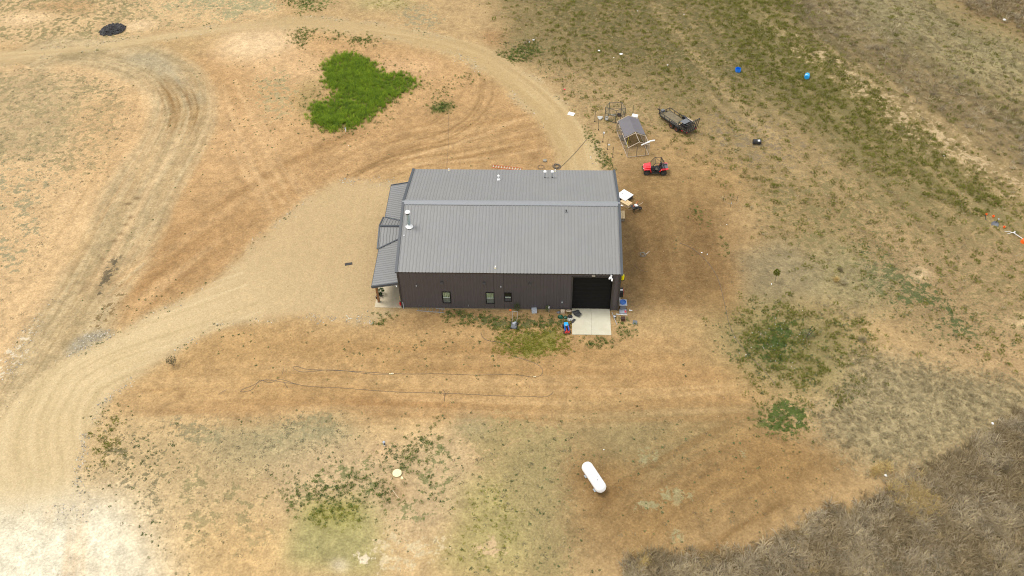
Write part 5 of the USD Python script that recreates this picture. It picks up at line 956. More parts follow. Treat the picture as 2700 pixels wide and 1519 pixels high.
# blue and red riding toy / small mower at the slab
q = spot(1450+700/16.1, 800+1120/16.1); t = thing('garden_tractor', 'small blue and red garden machine beside the concrete apron', 'garden machine', q, -math.pi/2+.12)
part(t, 'frame', cat_([box2((-.50, -.20, .16), (.50, .20, .24)), box2((.35, -.26, .12), (.62, .26, .20))]), 'rust'); part(t, 'blue_cover', hull([(-.50, -.20, .30), (-.50, .20, .30), (-.46, -.18, .56), (-.46, .18, .56), (-.10, -.20, .52), (-.10, .20, .52), (-.06, -.22, .30), (-.06, .22, .30)]), 'light_blue')
part(t, 'blue_side', cat_([box2((-.06, -.22, .24), (.36, -.12, .42)), box2((-.06, .12, .24), (.36, .22, .42))]), 'blue_paint'); part(t, 'engine', cat_([box2((-.05, -.11, .24), (.20, .11, .46)), cyl(.08, .08, (.08, 0, .46), 12)]), 'black_plastic'); part(t, 'red_bar', cat_([bar((.0, 0, .46), (.55, -.04, .30), .03), box2((.46, -.20, .20), (.54, .20, .25)), bar((-.02, .22, .5), (.5, .26, .2), .02)]), 'red_paint')
part(t, 'pale_cap', hull([(-.16, -.08, .53), (-.16, .08, .53), (-.04, -.06, .50), (-.04, .06, .50), (-.10, 0, .60)]), 'beige')
for x_, r_ in ((-.34, .17), (.40, .13)):
    for s in (-1, 1): wl = part(t, 'wheel', cyl(r_, .10, (x_, s*.29, r_), 16, 'y'), 'rubber'); part(wl, 'hub', cyl(r_*.45, .115, (x_, s*.29, r_), 10, 'y'), 'red_paint')
part(t, 'handle', cat_([pipe([(-.45, s*.14, .5), (-.60, s*.24, .72), (-.66, s*.30, .74)], .014) for s in (-1, 1)]), 'black_plastic')
def Z2(x, y, up=0.): return spot(1450+x/16.1, 800+y/16.1, up)
def bag(name, label, q, s, mat, seed, cat='bag', flat=.75):
    m = trimesh.creation.icosphere(3, 1.0); v = np.array(m.vertices); v *= (0.72+.55*meshkit.fbm(v*2.2+seed, 3, seed))[:, None]; v *= np.array(s); v[:, 2] = np.maximum(v[:, 2], -.25*s[2]); v[:, 2] -= v[:, 2].min(); m.vertices = v
    return solo(name, moved(m, q), mat, label, cat, smooth=50)
bag('rubbish_bag', 'dark green rubbish bag in the heap left of the apron', Z2(455, 600), (.26, .22, .24), 'dark_green_bag', 2); bag('rubbish_bag', 'black rubbish bag under the beige round disc by the apron', Z2(850, 590), (.24, .18, .24), 'black_plastic', 4)
bag('rubbish_bag', 'small very dark bag between the green bag and the black bag', Z2(660, 610), (.17, .18, .17), 'dark_green_bag', 6); bag('dark_clothes', 'dark bundle against the wall at the left end of the heap', Z2(365, 400), (.18, .14, .14), 'grey_plastic', 7, 'clothes')
q = Z2(540, 420); solo('beige_box', moved(cat_([box(.36, .24, .30, base=True), box(.38, .26, .03, at=(0, 0, .302), base=True)]), q+[0, .06, 0], rz=.05), 'beige', 'beige box against the wall behind the green rubbish bag', 'box')
q = Z2(790, 445); t = thing('table_disc', 'round beige disc with small dark holes leaning at the wall by the apron', 'disc', q+[0, .12, .26], 0, rx=-.55)
part(t, 'disc', cat_([cyl(.27, .05, (0, 0, 0), 28), moved(trimesh.creation.annulus(.23, .27, .02), (0, 0, .06))]), 'beige', smooth=30); part(t, 'hole_plug', cyl(.025, .012, (.02, -.10, .046), 10), 'black_plastic'); part(t, 'hole_plug', cyl(.018, .012, (-.11, -.09, .046), 10), 'black_plastic')
def cloth(name, label, outline, mat, up=.03, seed=3, z0=.065, rough=.07):
    w = np.array([Z2(*o)[:2] for o in outline]); pg = sg.Polygon(w).buffer(0)
    x0, y0, x1, y1 = pg.bounds; g = np.arange(0, 1.0001, 1/22)
    gx, gy = np.meshgrid(x0+(x1-x0)*g, y0+(y1-y0)*g, indexing='ij'); ok = shapely.contains_xy(pg, gx, gy); idx = np.arange(gx.size).reshape(gx.shape)
    q = np.stack([idx[:-1, :-1], idx[1:, :-1], idx[1:, 1:], idx[:-1, 1:]], -1)[(ok[:-1, :-1] & ok[1:, 1:] & ok[1:, :-1] & ok[:-1, 1:])]
    zz = z0+up*.3+rough*meshkit.fbm(np.stack([gx*7, gy*7, gx*0+seed], -1), 3, seed)
    us, iv = np.unique(q, return_inverse=True)
    return solo(name, (np.stack([gx.ravel(), gy.ravel(), zz.ravel()], 1)[us], iv.reshape(q.shape)), mat, label, 'cloth', smooth=True)
cloth('tarp', 'crumpled dark grey tarp lying on the apron corner', [(930, 390), (1100, 325), (1230, 345), (1360, 515), (1240, 650), (1130, 610), (1020, 560), (920, 440)], 'dark_tarp', .05, 3, .08, .22)
cloth('plastic_sheet', 'translucent grey plastic sheet on the ground beside the tarp', [(740, 600), (930, 560), (1010, 640), (930, 770), (740, 760)], 'clear_sheet', .03, 5, .02, .10)
cloth('jacket', 'small dark garment dropped at the left edge of the apron', [(900, 800), (1020, 680), (1115, 715), (1050, 800), (970, 880), (905, 860)], 'dark_tarp', .03, 8, .07, .12)

# ------------------------------------------------------------------ along the right wall
def Z3(x, y, up=0.): return spot(1600+x/9.06, 700+y/9.06, up)
def Z4(x, y, up=0.): return spot(1620+x/10.35, 480+y/10.35, up)
def atz(x, y, z, f): q = f(x, y); return G(*(np.array((1600+x/9.06, 700+y/9.06)) if f is Z3 else np.array((1620+x/10.35, 480+y/10.35))), z)
c4 = [atz(x_, y_, .55, Z4) for x_, y_ in ((200, 180), (460, 330), (370, 490), (90, 390))]; cc = np.mean(c4, 0); e1 = c4[1]-c4[0]; ang = math.atan2(e1[1], e1[0]); L1, L2 = np.linalg.norm(e1), np.linalg.norm(c4[3]-c4[0])
t = thing('chest', 'white lidded chest with two dark latches by the far right corner', 'chest', (cc[0], cc[1], 0), ang)
part(t, 'body', box(L1-.08, L2-.08, .46, base=True), 'black_plastic'); part(t, 'lid', hull([(s*L1/2, r*L2/2, z) for s in (-1, 1) for r in (-1, 1) for z in (.462, .52)] + [(s*(L1/2-.05), r*(L2/2-.05), .56) for s in (-1, 1) for r in (-1, 1)]), 'white_paint')
for x_ in (-.32, .32): part(t, 'latch', box(.10, .06, .03, at=(x_, -.02, .575)), 'black_plastic')
c4 = [atz(x_, y_, .42, Z4) for x_, y_ in ((230, 420), (455, 550), (420, 660), (180, 545))]; cc = np.mean(c4, 0); e1 = c4[1]-c4[0]; ang2 = math.atan2(e1[1], e1[0]); L1, L2 = np.linalg.norm(e1), np.linalg.norm(c4[3]-c4[0])*.9
t = thing('wooden_box', 'plywood box of three boards between the white chest and the wheelbarrow', 'box', (cc[0], cc[1], 0), ang2)
part(t, 'body', box(L1-.04, L2-.04, .38, base=True), 'plywood')
for k in range(3): part(t, 'board', box(L1, L2/3-.015, .035, at=(0, (k-1)*L2/3, .385), base=True), 'plywood')
q = Z4(545, 790); t = thing('wheelbarrow', 'black wheelbarrow loaded with orange and white odds and ends', 'wheelbarrow', q, .35)
part(t, 'tray', hull([(-.40, -.32, .62), (-.40, .32, .62), (.46, -.28, .66), (.46, .28, .66), (-.26, -.2, .34), (-.26, .2, .34), (.24, -.18, .34), (.24, .18, .34)]), 'black_plastic')
part(t, 'handle', cat_([bar((.62, -.10, .2), (-.86, -.28, .66), .022, 8), bar((.62, .10, .2), (-.86, .28, .66), .022, 8)]), 'grey_wood'); part(t, 'leg', cat_([pipe([(-.1, s*.2, .4), (-.3, s*.24, 0), (-.05, s*.22, .36)], .018) for s in (-1, 1)]), 'black_plastic'); wl = part(t, 'wheel', cyl(.19, .10, (.66, 0, .19), 18, 'y'), 'rubber'); part(wl, 'hub', cyl(.07, .12, (.66, 0, .19), 10, 'y'), 'wheel_grey')
solo('traffic_cone_piece', moved(cat_([bar((0, 0, .68), (.30, .18, .80), .05, 10)]), q+[-.15, -.05, 0]), 'orange_plastic', 'orange plastic piece in the left of the wheelbarrow', 'plastic piece'); solo('white_bag', moved(crumple(.16, 9, .6), q+[.10, .0, .66]), 'white_plastic', 'white crumpled bag on top of the wheelbarrow load', 'bag')
solo('orange_rod', bar(q+[.16, .2, .66], q+[.25, .42, 1.0], .022), 'orange_plastic', 'orange rod sticking up from the wheelbarrow', 'rod'); solo('tool_handle', bar(q+[.2, -.02, .66], q+[.86, .45, .80], .016), 'stick', 'pale tool handle reaching out of the wheelbarrow to the right', 'tool handle')
q = atz(212, 890, .48, Z4); t = thing('wooden_bench', 'narrow plywood-topped bench against the right wall', 'bench', (q[0], q[1], 0))
for k in range(2): part(t, 'top_board', box(.27, 1.22, .04, at=(-.145+.29*k, 0, .46), base=True), 'plywood')
part(t, 'leg', cat_([box(.5, .06, .46, at=(0, s*.5, 0), base=True) for s in (-1, 1)]), 'grey_wood'); part(t, 'shelf', box(.48, .9, .03, at=(0, 0, .2), base=True), 'grey_wood')
q = Z4(200, 1330); t = thing('leaning_boards', 'two offcut boards leaning on the right wall', 'boards', (20.78, q[1], 0)); part(t, 'board', sqbar((.16, 0, .0), (-.10, .04, .9), .14, .03), 'pale_wood'); part(t, 'board', sqbar((.20, -.35, .0), (-.09, -.5, .8), .10, .03), 'pale_wood')
q = Z4(165, 715); bucket('bucket', 'small purple bucket by the right wall', (21.0, q[1], 0), .12, .26, 'purple')
solo('white_scrap', moved(crumple(.12, 12, .3), Z4(210, 645)), 'white_plastic', 'small white scrap beside the purple bucket', 'scrap')
q = Z3(405, 325); t = thing('drum', 'yellow plastic drum with white cap at the right wall', 'drum', (21.27, q[1], 0)); part(t, 'body', lathe([(0, 0), (.19, 0), (.20, .05), (.20, .50), (.17, .56), (0, .58)], 22), 'yellow_plastic', smooth=30); part(t, 'cap', cyl(.06, .06, (0, .05, .57), 12), 'white_plastic'); part(t, 'stand', box(.44, .42, .02, at=(.02, -.02, .0), base=True), 'black_plastic')
q = Z3(375, 745); t = thing('grill', 'black wheeled grill with a white tray and red side at the right wall', 'grill', (20.98, q[1]+.12, 0), 0)
part(t, 'cabinet', box(.46, .46, .62, at=(0, 0, .06), base=True), 'black_plastic'); part(t, 'hood', hull([(-.25, -.24, .70), (.25, -.24, .70), (-.25, .24, .70), (.25, .24, .70), (-.22, .2, .92), (.22, .2, .92), (-.22, -.05, .95), (.22, -.05, .95)]), 'black_plastic'); part(t, 'tray', cat_([box(.30, .16, .02, at=(.02, -.12, .94)), box(.06, .26, .02, at=(-.12, -.02, .965))]), 'white_plastic'); part(t, 'side_panel', box(.03, .44, .5, at=(.245, 0, .34), base=True), 'red_paint'); part(t, 'caster', cat_([cyl(.06, .04, (x_, y_, .06), 10, 'y') for x_ in (-.2, .2) for y_ in (-.2, .2)]), 'rubber')
bucket('pot', 'little white pot between the grill and the blue basin', (20.86, Z3(320, 800)[1], 0), .10, .18, 'white_plastic', 'pot')
c4 = [atz(x_, y_, .80, Z3) for x_, y_ in ((310, 818), (455, 818), (472, 940), (287, 940))]; cc = np.mean(c4, 0)
t = thing('wash_stand', 'dark grey wash stand with pale top and a blue basin', 'wash stand', (21.12, cc[1], 0)); part(t, 'cabinet', box(.52, .52, .74, base=True), 'grey_plastic'); part(t, 'counter', cat_([box2((-.36, -.40, .742), (.36, .40, .775))]), 'light_grey'); part(t, 'basin', moved(lathe([(0, .03), (.22, .035), (.26, .10), (.29, .10), (.29, 0), (0, 0)], 28), (-.02, 0, .777)).apply_transform(np.diag([1, 1.05, 1, 1])), 'basin_blue', smooth=30)
q = Z3(365, 1150); sk = sheet(lambda u, v: (21.12-.34+.68*u, q[1]-.06+.60*v, .05+.05*np.sin(u*3.1)*np.sin(v*3.1)+.03*nz(u*6, v*6, 1, 2, 3)), 14, 14)
t = thing('feed_sack', 'flat pale sack with a red patch before the wash stand', 'sack'); part(t, 'sack', sk, 'light_grey', smooth=True); part(t, 'red_patch', sheet(lambda u, v: (21.12+.14+.18*u, q[1]+.05+.28*v, .056+.05*np.sin((.7+.26*u)*3.1)*np.sin((.18+.46*v)*3.1)+.03*nz((.7+.26*u)*6, (.18+.46*v)*6, 1, 2, 3)), 6, 6), 'red_paint', smooth=True)
solo('trim_board', sqbar(Z3(215, 1172, .05), Z3(488, 1192, .05), .07, .05), 'white_plastic', 'long white board lying across before the pale sack', 'board')
q = Z3(385, 1335); t = thing('rusty_stove', 'small rusty brown box stove on the weeds near the apron', 'stove', q+[0, .12, 0], .05); part(t, 'body', box(.36, .30, .30, at=(0, 0, .06), base=True), 'brown_metal'); part(t, 'rim', cat_([box(.38, .03, .03, at=(0, s*.14, .375)) for s in (-1, 1)] + [box(.03, .25, .03, at=(s*.17, 0, .375)) for s in (-1, 1)]), 'dark_steel'); part(t, 'leg', cat_([box(.03, .03, .08, at=(s*.15, r*.12, -.01), base=True) for s in (-1, 1) for r in (-1, 1)]), 'dark_steel')
q = Z3(672, 1362); solo('rubber_mat', moved(box(.42, .50, .025, base=True), q, rz=-.15), 'grey_plastic', 'square grey mat on the weeds right of the apron', 'mat')
q = Z3(565, 1078); solo('white_bottle', moved(cat_([bar((-.14, 0, .06), (.12, -.05, .06), .055, 10), bar((.12, -.05, .06), (.19, -.065, .06), .022, 8)]), q), 'white_plastic', 'white plastic bottle lying on dirt right of the pale sack', 'bottle')
solo('pole', bar(Z3(240, 1418, .03), Z3(118, 1155, .22), .022, 8), 'light_grey', 'long grey pole lying beside the right edge of the apron', 'pole')
bucket('pot', 'small dark pot under the long grey pole', Z3(185, 1235), .14, .16, 'grey_plastic', 'pot', fill='white_plastic')
hose('hose_line', [((1600+x_/9.06)/K, (700+y_/9.06)/K) for x_, y_ in ((440, 1010), (475, 1030), (485, 1090), (460, 1150))], 'short brown hose loop beside the pale sack', .02)

# ------------------------------------------------------------------ porch things
def Z5(x, y, z=.1): return G(970+x/14.49, 720+y/14.49, z)
q = Z5(480, 860); t = thing('potted_plant', 'bushy green plant in a dark pot on the porch slab', 'potted plant', q)
part(t, 'pot', lathe([(0, 0), (.12, 0), (.17, .30), (.19, .30), (.19, .26), (.15, .02), (0, .02)], 16), 'black_plastic'); leaf('pot_leaf', (.018, .05, .012), (.07, .12, .03))
def leaves(n, R, seed, lw=.05, ll=.16, c=(0, 0, 0), up=.2, hollow=.3):
    g = np.random.default_rng(seed); d = g.normal(0, 1, (n, 3)); d /= np.linalg.norm(d, axis=1)[:, None]; r = (hollow+(1-hollow)*g.uniform(0, 1, n)**.5); p = d*r[:, None]*np.array(R)+np.array(c)
    o = d + g.normal(0, .6, (n, 3)) + [0, 0, up]; o /= np.linalg.norm(o, axis=1)[:, None]; s = np.cross(o, g.normal(0, 1, (n, 3))); s /= np.linalg.norm(s, axis=1)[:, None]
    k = g.uniform(.6, 1.3, n)[:, None]; tip = p+o*ll*k; l_ = p+o*ll*k*.45+s*lw*k; r_ = p+o*ll*k*.45-s*lw*k
    V = np.stack([p, l_, tip, r_], 1).reshape(-1, 3); b = np.arange(n)*4
    return trimesh.Trimesh(V, np.vstack([np.stack([b, b+1, b+2], 1), np.stack([b, b+2, b+3], 1)]), process=False)
part(t, 'foliage', leaves(160, (.34, .30, .30), 3, .035, .18, (0.05, .1, .55)), 'pot_leaf')
q = Z5(360, 1030); bucket('planter', 'dark planter tub at the foot of the porch post', (-2.56, 1.15, .1), .16, .28, 'brown_metal', 'planter')
q = Z5(1215, 1270); t = thing('fire_extinguisher', 'red extinguisher standing at the porch wall corner', 'extinguisher', (-.22, .30, .1)); part(t, 'cylinder', lathe([(0, 0), (.08, 0), (.085, .34), (.05, .42), (0, .43)], 14), 'red_paint', smooth=30); part(t, 'valve', cat_([cyl(.025, .06, (0, 0, .42), 8), box(.12, .02, .02, at=(.03, 0, .49))]), 'black_plastic')
q = Z5(1185, 1060); t = thing('garden_figure', 'small yellowish garden ornament standing at the porch wall', 'ornament', (-.26, .95, .1)); part(t, 'body', lathe([(0, 0), (.13, 0), (.12, .12), (.08, .35), (.06, .42), (.09, .50), (.08, .60), (0, .66)], 14), 'pale_wood', smooth=40); part(t, 'base', box(.3, .3, .03, at=(0, 0, 0), base=True), 'grey_wood')

# ------------------------------------------------------------------ behind the building
q = G(1280+150/11.71, 420+290/11.71, .25); yb = 16.3
lp = thing('lumber_pile', 'brown lumber pile behind the building under the orange ladder', 'lumber pile', (8.75, yb, 0))
g = np.random.default_rng(4)
for k in range(9):
    part(lp, 'plank', sqbar((-1.9+g.uniform(-.3, .2), -.45+.11*k, .10+.12*(k % 3)), (1.6+g.uniform(-.3, .3), -.40+.11*k+g.uniform(-.06, .06), .12+.12*(k % 3)), .10, .10), 'grey_wood' if k % 3 else 'post_wood')
part(lp, 'pale_plank', sqbar((-1.9, .45, .05), (-1.15, .95, .42), .10, .04), 'pale_wood'); part(lp, 'pale_plank', sqbar((-2.3, .5, .05), (-1.5, .62, .38), .08, .04), 'pale_wood')
a_ = G(1280+200/11.71, 420+215/11.71, .5); b_ = G(1280+1130/11.71, 420+315/11.71, .5)
ladder('extension_ladder', 'orange fibreglass extension ladder with white rungs on the lumber pile', a_, b_, .42, 11, 'orange_fibreglass', 'white_paint')
# --- loose things in the open
solo('black_mat', moved(box(.75, .34, .03, base=True), dspot(877, 665), rz=.25), 'black_plastic', 'small black mat lying alone on the gravel lot', 'mat')
solo('white_sheet', moved(box(.78, .62, .04, base=True), dspot(1437, 288), rz=-.4), 'white_paint', 'flat white sheet at the right edge of the gravel drive', 'sheet')
LIT = [((1407, 106), .22, 'white stone among the straw tufts by the drive'), ((1396, 112), .16, 'pale stone lying left of the white stone by the drive'), ((1579.6, 135), .24, 'white paper scrap in the pasture, left of a larger one'), ((1637.6, 144), .30, 'larger crumpled white sheet in the pasture'), ((1618, 153), .12, 'tiny pale scrap between two paper scraps in the pasture'), ((1680.6, 30), .13, 'white speck of litter at the top of the pasture'), ((1803, 39), .12, 'tiny white litter in the green top pasture'), ((2648, 53), .34, 'crumpled white sheet in the brown grass, top right corner'), ((1488.5, 237), .2, 'faded red scrap near the gravel drive'), ((1850, 667), .12, 'upright white scrap on brown dirt, the left of a pair'), ((1865, 671), .08, 'small white scrap on brown dirt, the right of a pair'), ((2335, 1254), .2, 'white litter at the edge of the tall dry grass'), ((2617, 1118), .18, 'white litter by the tall dry grass at the right edge'), ((1760, 172), .13, 'pale scrap on dry pasture below the blue half barrel'), ((2034, 750), .10, 'white tag at the foot of the little leafy sapling'), ((2133, 881), .10, 'white tag in the dark shrub'), ((1592, 1186), .07, 'white pebble above the gas tank'), ((2488, 412), .1, 'thin white litter strip in the right pasture'), ((1916, 593), .08, 'white speck near the stake ring'), ((919, 384), .08, 'white speck at the foot of the big green patch')]
for k, (xy, r_, lb) in enumerate(LIT): solo('litter', moved(crumple(r_*.62, 20+k, .55 if r_ < .2 else .35), spot(*xy)), 'red_paint' if 'red' in lb else 'white_plastic', lb, 'litter')
q = dspot(870, 331); t = thing('standpipe', 'little white standpipe at the lower edge of the big green patch', 'standpipe', q); part(t, 'pipe', cyl(.05, .45, (0, 0, 0), 10), 'white_plastic'); part(t, 'cap', cyl(.075, .08, (0, 0, .45), 10), 'light_grey')
# stakes with wire round a young plant
q = dspot(1838, 515); t = thing('stake_ring', 'three dark stakes with wire guarding dry weeds on the dirt', 'stake ring', q)
for x_, y_ in ((-.75, .50), (.72, .62), (-.12, -.45)): part(t, 'stake', bar((x_, y_, 0), (x_+.05, y_+.06, .78), .022), 'dark_frame')
part(t, 'wire', pipe([(.95*math.cos(a)*.8, .65*math.sin(a)+.1, .55) for a in np.linspace(0, 2*math.pi, 24)], .008, 4), 'wire'); part(t, 'tag', box(.10, .03, .16, at=(0, -.2, .35)), 'white_plastic')
# --- orange things at the right edge
def Z6(x, y, up=0.): return spot(2540+x/12.075, 540+y/12.075, up)
for x_, y_, s, lb in ((722, 330, .62, 'reddish orange flower pot, the leftmost of the orange ones'), (945, 395, .7, 'orange pot behind the grey dish in the right pasture'), (1290, 735, .65, 'orange pot lying right of the grey dish')):
    t = thing('orange_pot', lb, 'pot', Z6(x_, y_), x_, group=None); part(t, 'body', lathe([(0, 0), (.10*s, 0), (.15*s, .30*s), (.16*s, .30*s), (.16*s, .26*s), (.12*s, .02), (0, .02)], 14), 'orange_plastic', smooth=30); part(t, 'rim', moved(trimesh.creation.annulus(.13*s, .175*s, .04), (0, 0, .28*s)), 'orange_plastic')
t = thing('satellite_dish', 'grey dish lying in the right pasture with its arm up', 'dish', Z6(1000, 640), -.5, rx=.5); part(t, 'reflector', lathe([(0, .04), (.15, .05), (.30, .10), (.36, .16), (.365, .15), (.30, .08), (.15, .03), (0, .02)], 24), 'grey_plastic', smooth=40); part(t, 'arm', bar((0, .2, .1), (.12, .55, .42), .025), 'dark_steel'); part(t, 'feed_horn', box(.10, .12, .08, at=(.12, .55, .44)), 'light_grey')
t = thing('short_post', 'short leaning dark post left of the grey dish', 'post', Z6(722, 480)); part(t, 'post', bar((0, 0, 0), (-.18, .12, .42), .035, 8), 'dark_frame'); part(t, 'cap', moved(box(.12, .10, .10), (-.2, .13, .45)), 'dark_steel')
t = thing('tripod_stand', 'fallen white metal stand with splayed legs and orange base', 'stand', (0, 0, 0)); m0, m1 = Z6(1570, 905, .12), Z6(1890, 1110, .10); part(t, 'mast', bar(m0, m1, .03, 8), 'white_paint')
for x_, y_ in ((1310, 855), (1400, 940), (1665, 880), (1640, 905), (1640, 865)): part(t, 'leg', bar(m0, Z6(x_, y_, .08), .022, 6), 'white_paint')
q = Z6(1915, 1190); part(t, 'base', moved(cyl(.30, .34, (0, 0, 0), 18, r2=.24), q), 'orange_plastic')
# ------------------------------------------------------------------ vegetation and loose stones
RG = np.random.default_rng(77)
def tuft(n, h, spread, w, seed, lean=.5, flat=False, bend=.35):
    """A tuft of n curved blades (two triangles each and a tip)."""
    g = np.random.default_rng(seed); a = g.uniform(0, 2*math.pi, n); r = spread*np.sqrt(g.uniform(0, 1, n)); L = h*g.uniform(.5, 1.1, n)
    b = np.stack([r*np.cos(a), r*np.sin(a), 0*a-.01], 1); th = g.uniform(0, 2*math.pi, n)*.4 + a*.6; le = lean*g.uniform(.3, 1.2, n)
    d = np.stack([np.cos(th)*np.sin(le), np.sin(th)*np.sin(le), np.cos(le)], 1); le2 = np.minimum(le+bend*g.uniform(.4, 1.6, n), 1.5)
    d2 = np.stack([np.cos(th)*np.sin(le2), np.sin(th)*np.sin(le2), np.cos(le2)], 1)
    s = np.stack([-np.sin(th), np.cos(th), 0*th], 1)*(w*g.uniform(.6, 1.3, n))[:, None]
    m = b+d*(L*.55)[:, None]; t = m+d2*(L*.45)[:, None]
    V = np.stack([b-s, b+s, m+s*.8, m-s*.8, t], 1).reshape(-1, 3); k = np.arange(n)*5
    return trimesh.Trimesh(V, np.vstack([np.stack([k, k+1, k+2], 1), np.stack([k, k+2, k+3], 1), np.stack([k+3, k+2, k+4], 1)]), process=False)
def sample(dens, seed):
    g = np.random.default_rng(seed); n = g.poisson(np.maximum(dens, 0)*STEP*STEP); i, j = np.nonzero(n); c = n[i, j]; i, j = np.repeat(i, c), np.repeat(j, c)
    x, y = GX[i]+g.uniform(-.5, .5, len(i))*STEP, GY[j]+g.uniform(-.5, .5, len(i))*STEP
    ok = ~((x > -2.75) & (x < 20.75) & (y > -.12) & (y < 15.1)) & ~((x > 16.2) & (x < 19.93) & (y > -3.17) & (y < .2))
    return np.stack([x, y, gz(x, y)], 1)[ok]
def scatter(name, protos, mat, pts, smin, smax, seed, zs=1.0, size=None):
    g = np.random.default_rng(seed); p = free('/World', name); pi = UsdGeom.PointInstancer.Define(stage, p); n = len(pts)
    for k, m in enumerate(protos): part(p, 'tuft' if 'stone' not in name and 'flower' not in name else 'piece', m, mat)
    pi.CreatePrototypesRel().SetTargets([c.GetPath() for c in stage.GetPrimAtPath(p).GetChildren()])
    pi.CreateProtoIndicesAttr(Vt.IntArray.FromNumpy(g.integers(0, len(protos), n).astype(np.int32))); pi.CreatePositionsAttr(Vt.Vec3fArray.FromNumpy(pts.astype(np.float32)))
    a = g.uniform(0, 2*math.pi, n)/2; qs = np.zeros((n, 4), np.float16); qs[:, 2], qs[:, 3] = np.sin(a), np.cos(a)
    pi.CreateOrientationsAttr(Vt.QuathArray.FromNumpy(qs))
    s = smin+(smax-smin)*g.uniform(0, 1, n)**1.6
    if size is not None: s = s*size
    pi.CreateScalesAttr(Vt.Vec3fArray.FromNumpy(np.stack([s, s, s*zs*g.uniform(.8, 1.25, n)], 1).astype(np.float32)))
    custom(pi.GetPrim(), kind='stuff'); return p
leaf('grass_green', (.09, .13, .035), (.30, .34, .10), (.18, .235, .06), .4)
leaf('grass_lush', (.14, .22, .04), (.46, .54, .07), (.28, .39, .04), .45)
leaf('weed_green', (.08, .11, .045), (.28, .29, .14), (.17, .20, .085), .3)
leaf('weed_grey', (.13, .12, .075), (.32, .29, .19), (.21, .19, .12), .25)
leaf('pasture', (.13, .14, .025), (.40, .36, .12), (.23, .225, .055), .4)
leaf('straw', (.22, .18, .10), (.60, .52, .33), (.40, .34, .20), .3)
leaf('tall_dry', (.17, .135, .075), (.72, .57, .34), (.40, .315, .185), .4)
leaf('tall_grey', (.20, .165, .11), (.72, .61, .42), (.44, .37, .25), .4); leaf('tall_pale', (.32, .26, .15), (.82, .70, .45), (.56, .46, .29), .4)
leaf('golden', (.45, .32, .13), (.75, .60, .30), (.60, .46, .20), .35)
leaf('yellow_green', (.17, .19, .02), (.42, .38, .09), (.28, .28, .045), .35)
GRN, WEED, GREY, PAST, STRAWD, TALLD, YEL = (np.zeros((NX, NY)) for _ in range(7))
def grow_(arr, poly, v, feather=.5, warp=1.2, cover=None, sharp=.15):
    m = mask(poly, feather, warp)
    if cover: m = m*sstep(cover[1]-NOI[cover[0]], -sharp, sharp)
    np.maximum(arr, m*v, out=arr)
# lush stand inside the loop and the green edges of the drive
LUSH = np.zeros((NX, NY)); grow_(LUSH, GRASS_BIG, 38, .6, .55); LUSH = np.where(LUSH > 1, LUSH, 0)*sstep(NOI[1.0]*.6+NOI[2.5]*.4, -.1, .5)
grow_(GRN, EL(1112, 267, 28, 16), 26, .3, .7); grow_(GRN, P((760, 262), (790, 235), (800, 150), (850, 125), (960, 145), (1000, 180), (1060, 200), (1065, 222), (1010, 258), (940, 320), (880, 336), (790, 335), (765, 300)), 7, 1.0, 1.4, (.5, .45))
grow_(GRN, P((715, 72), (770, 70), (860, 78), (945, 96), (930, 114), (840, 104), (760, 92), (745, 130), (725, 120)), 24, .5, 1.0, (1.0, .6)); grow_(GRN, P((1235, 135), (1290, 125), (1350, 110), (1370, 128), (1300, 160), (1250, 150)), 26, .4, .9)
grow_(GRN, P((715, -20), (800, 0), (800, 42), (740, 40)), 16, .6, 1.0, (1.0, .6)); grow_(GRN, P((1470, 320), (1490, 330), (1530, 390), (1540, 430), (1515, 430), (1495, 370)), 40, .3, .6, (.5, .9))
grow_(GRN, P((1160, 170), (1205, 178), (1190, 200), (1060, 270), (1050, 255)), 6, .4, .8, (.5, .6)); grow_(GRN, P((935, 776), (985, 780), (990, 800), (960, 818), (935, 812)), 26, .25, .5); grow_(GRN, EL(907, 778, 11, 12), 20, .2, .4)
grow_(GRN, EL(1945, 868, 66, 56), 15, 1.0, 1.2, (.5, .75)); grow_(GRN, EL(1985, 1045, 72, 44), 13, .5, 1.0, (.5, .7)); grow_(GRN, P((1745, 520), (1765, 520), (1800, 560), (1785, 575), (1755, 555)), 9, .4, .8); grow_(GRN, P((1810, 590), (1830, 600), (1860, 640), (1835, 645)), 8, .4, .8)
grow_(GRN, P((1120, 788), (1430, 794), (1430, 822), (1260, 832), (1120, 812)), 26, .3, .8, (.5, .62)); grow_(GRN, P((1450, 846), (1540, 846), (1540, 868), (1460, 868)), 30, .2, .6, (.5, .7)); grow_(GRN, P((1540, 795), (1590, 795), (1600, 830), (1550, 848)), 18, .2, .6, (.5, .6))
grow_(YEL, P((1255, 815), (1410, 815), (1425, 880), (1340, 900), (1262, 888)), 34, .4, .8, (1.0, .8)); grow_(YEL, P((770, 1262), (890, 1258), (905, 1310), (790, 1320)), 16, .4, .8, (1.0, .7)); grow_(YEL, P((1190, 1200), (1270, 1210), (1310, 1300), (1290, 1440), (1150, 1440), (1170, 1320)), 6, .6, 1.0, (1.0, .6))
grow_(YEL, EL(970, 12, 60, 14), 6, .6, 1.0, (1.0, .6)); grow_(YEL, EL(2180, 860, 60, 30), 5, .8, 1.2)
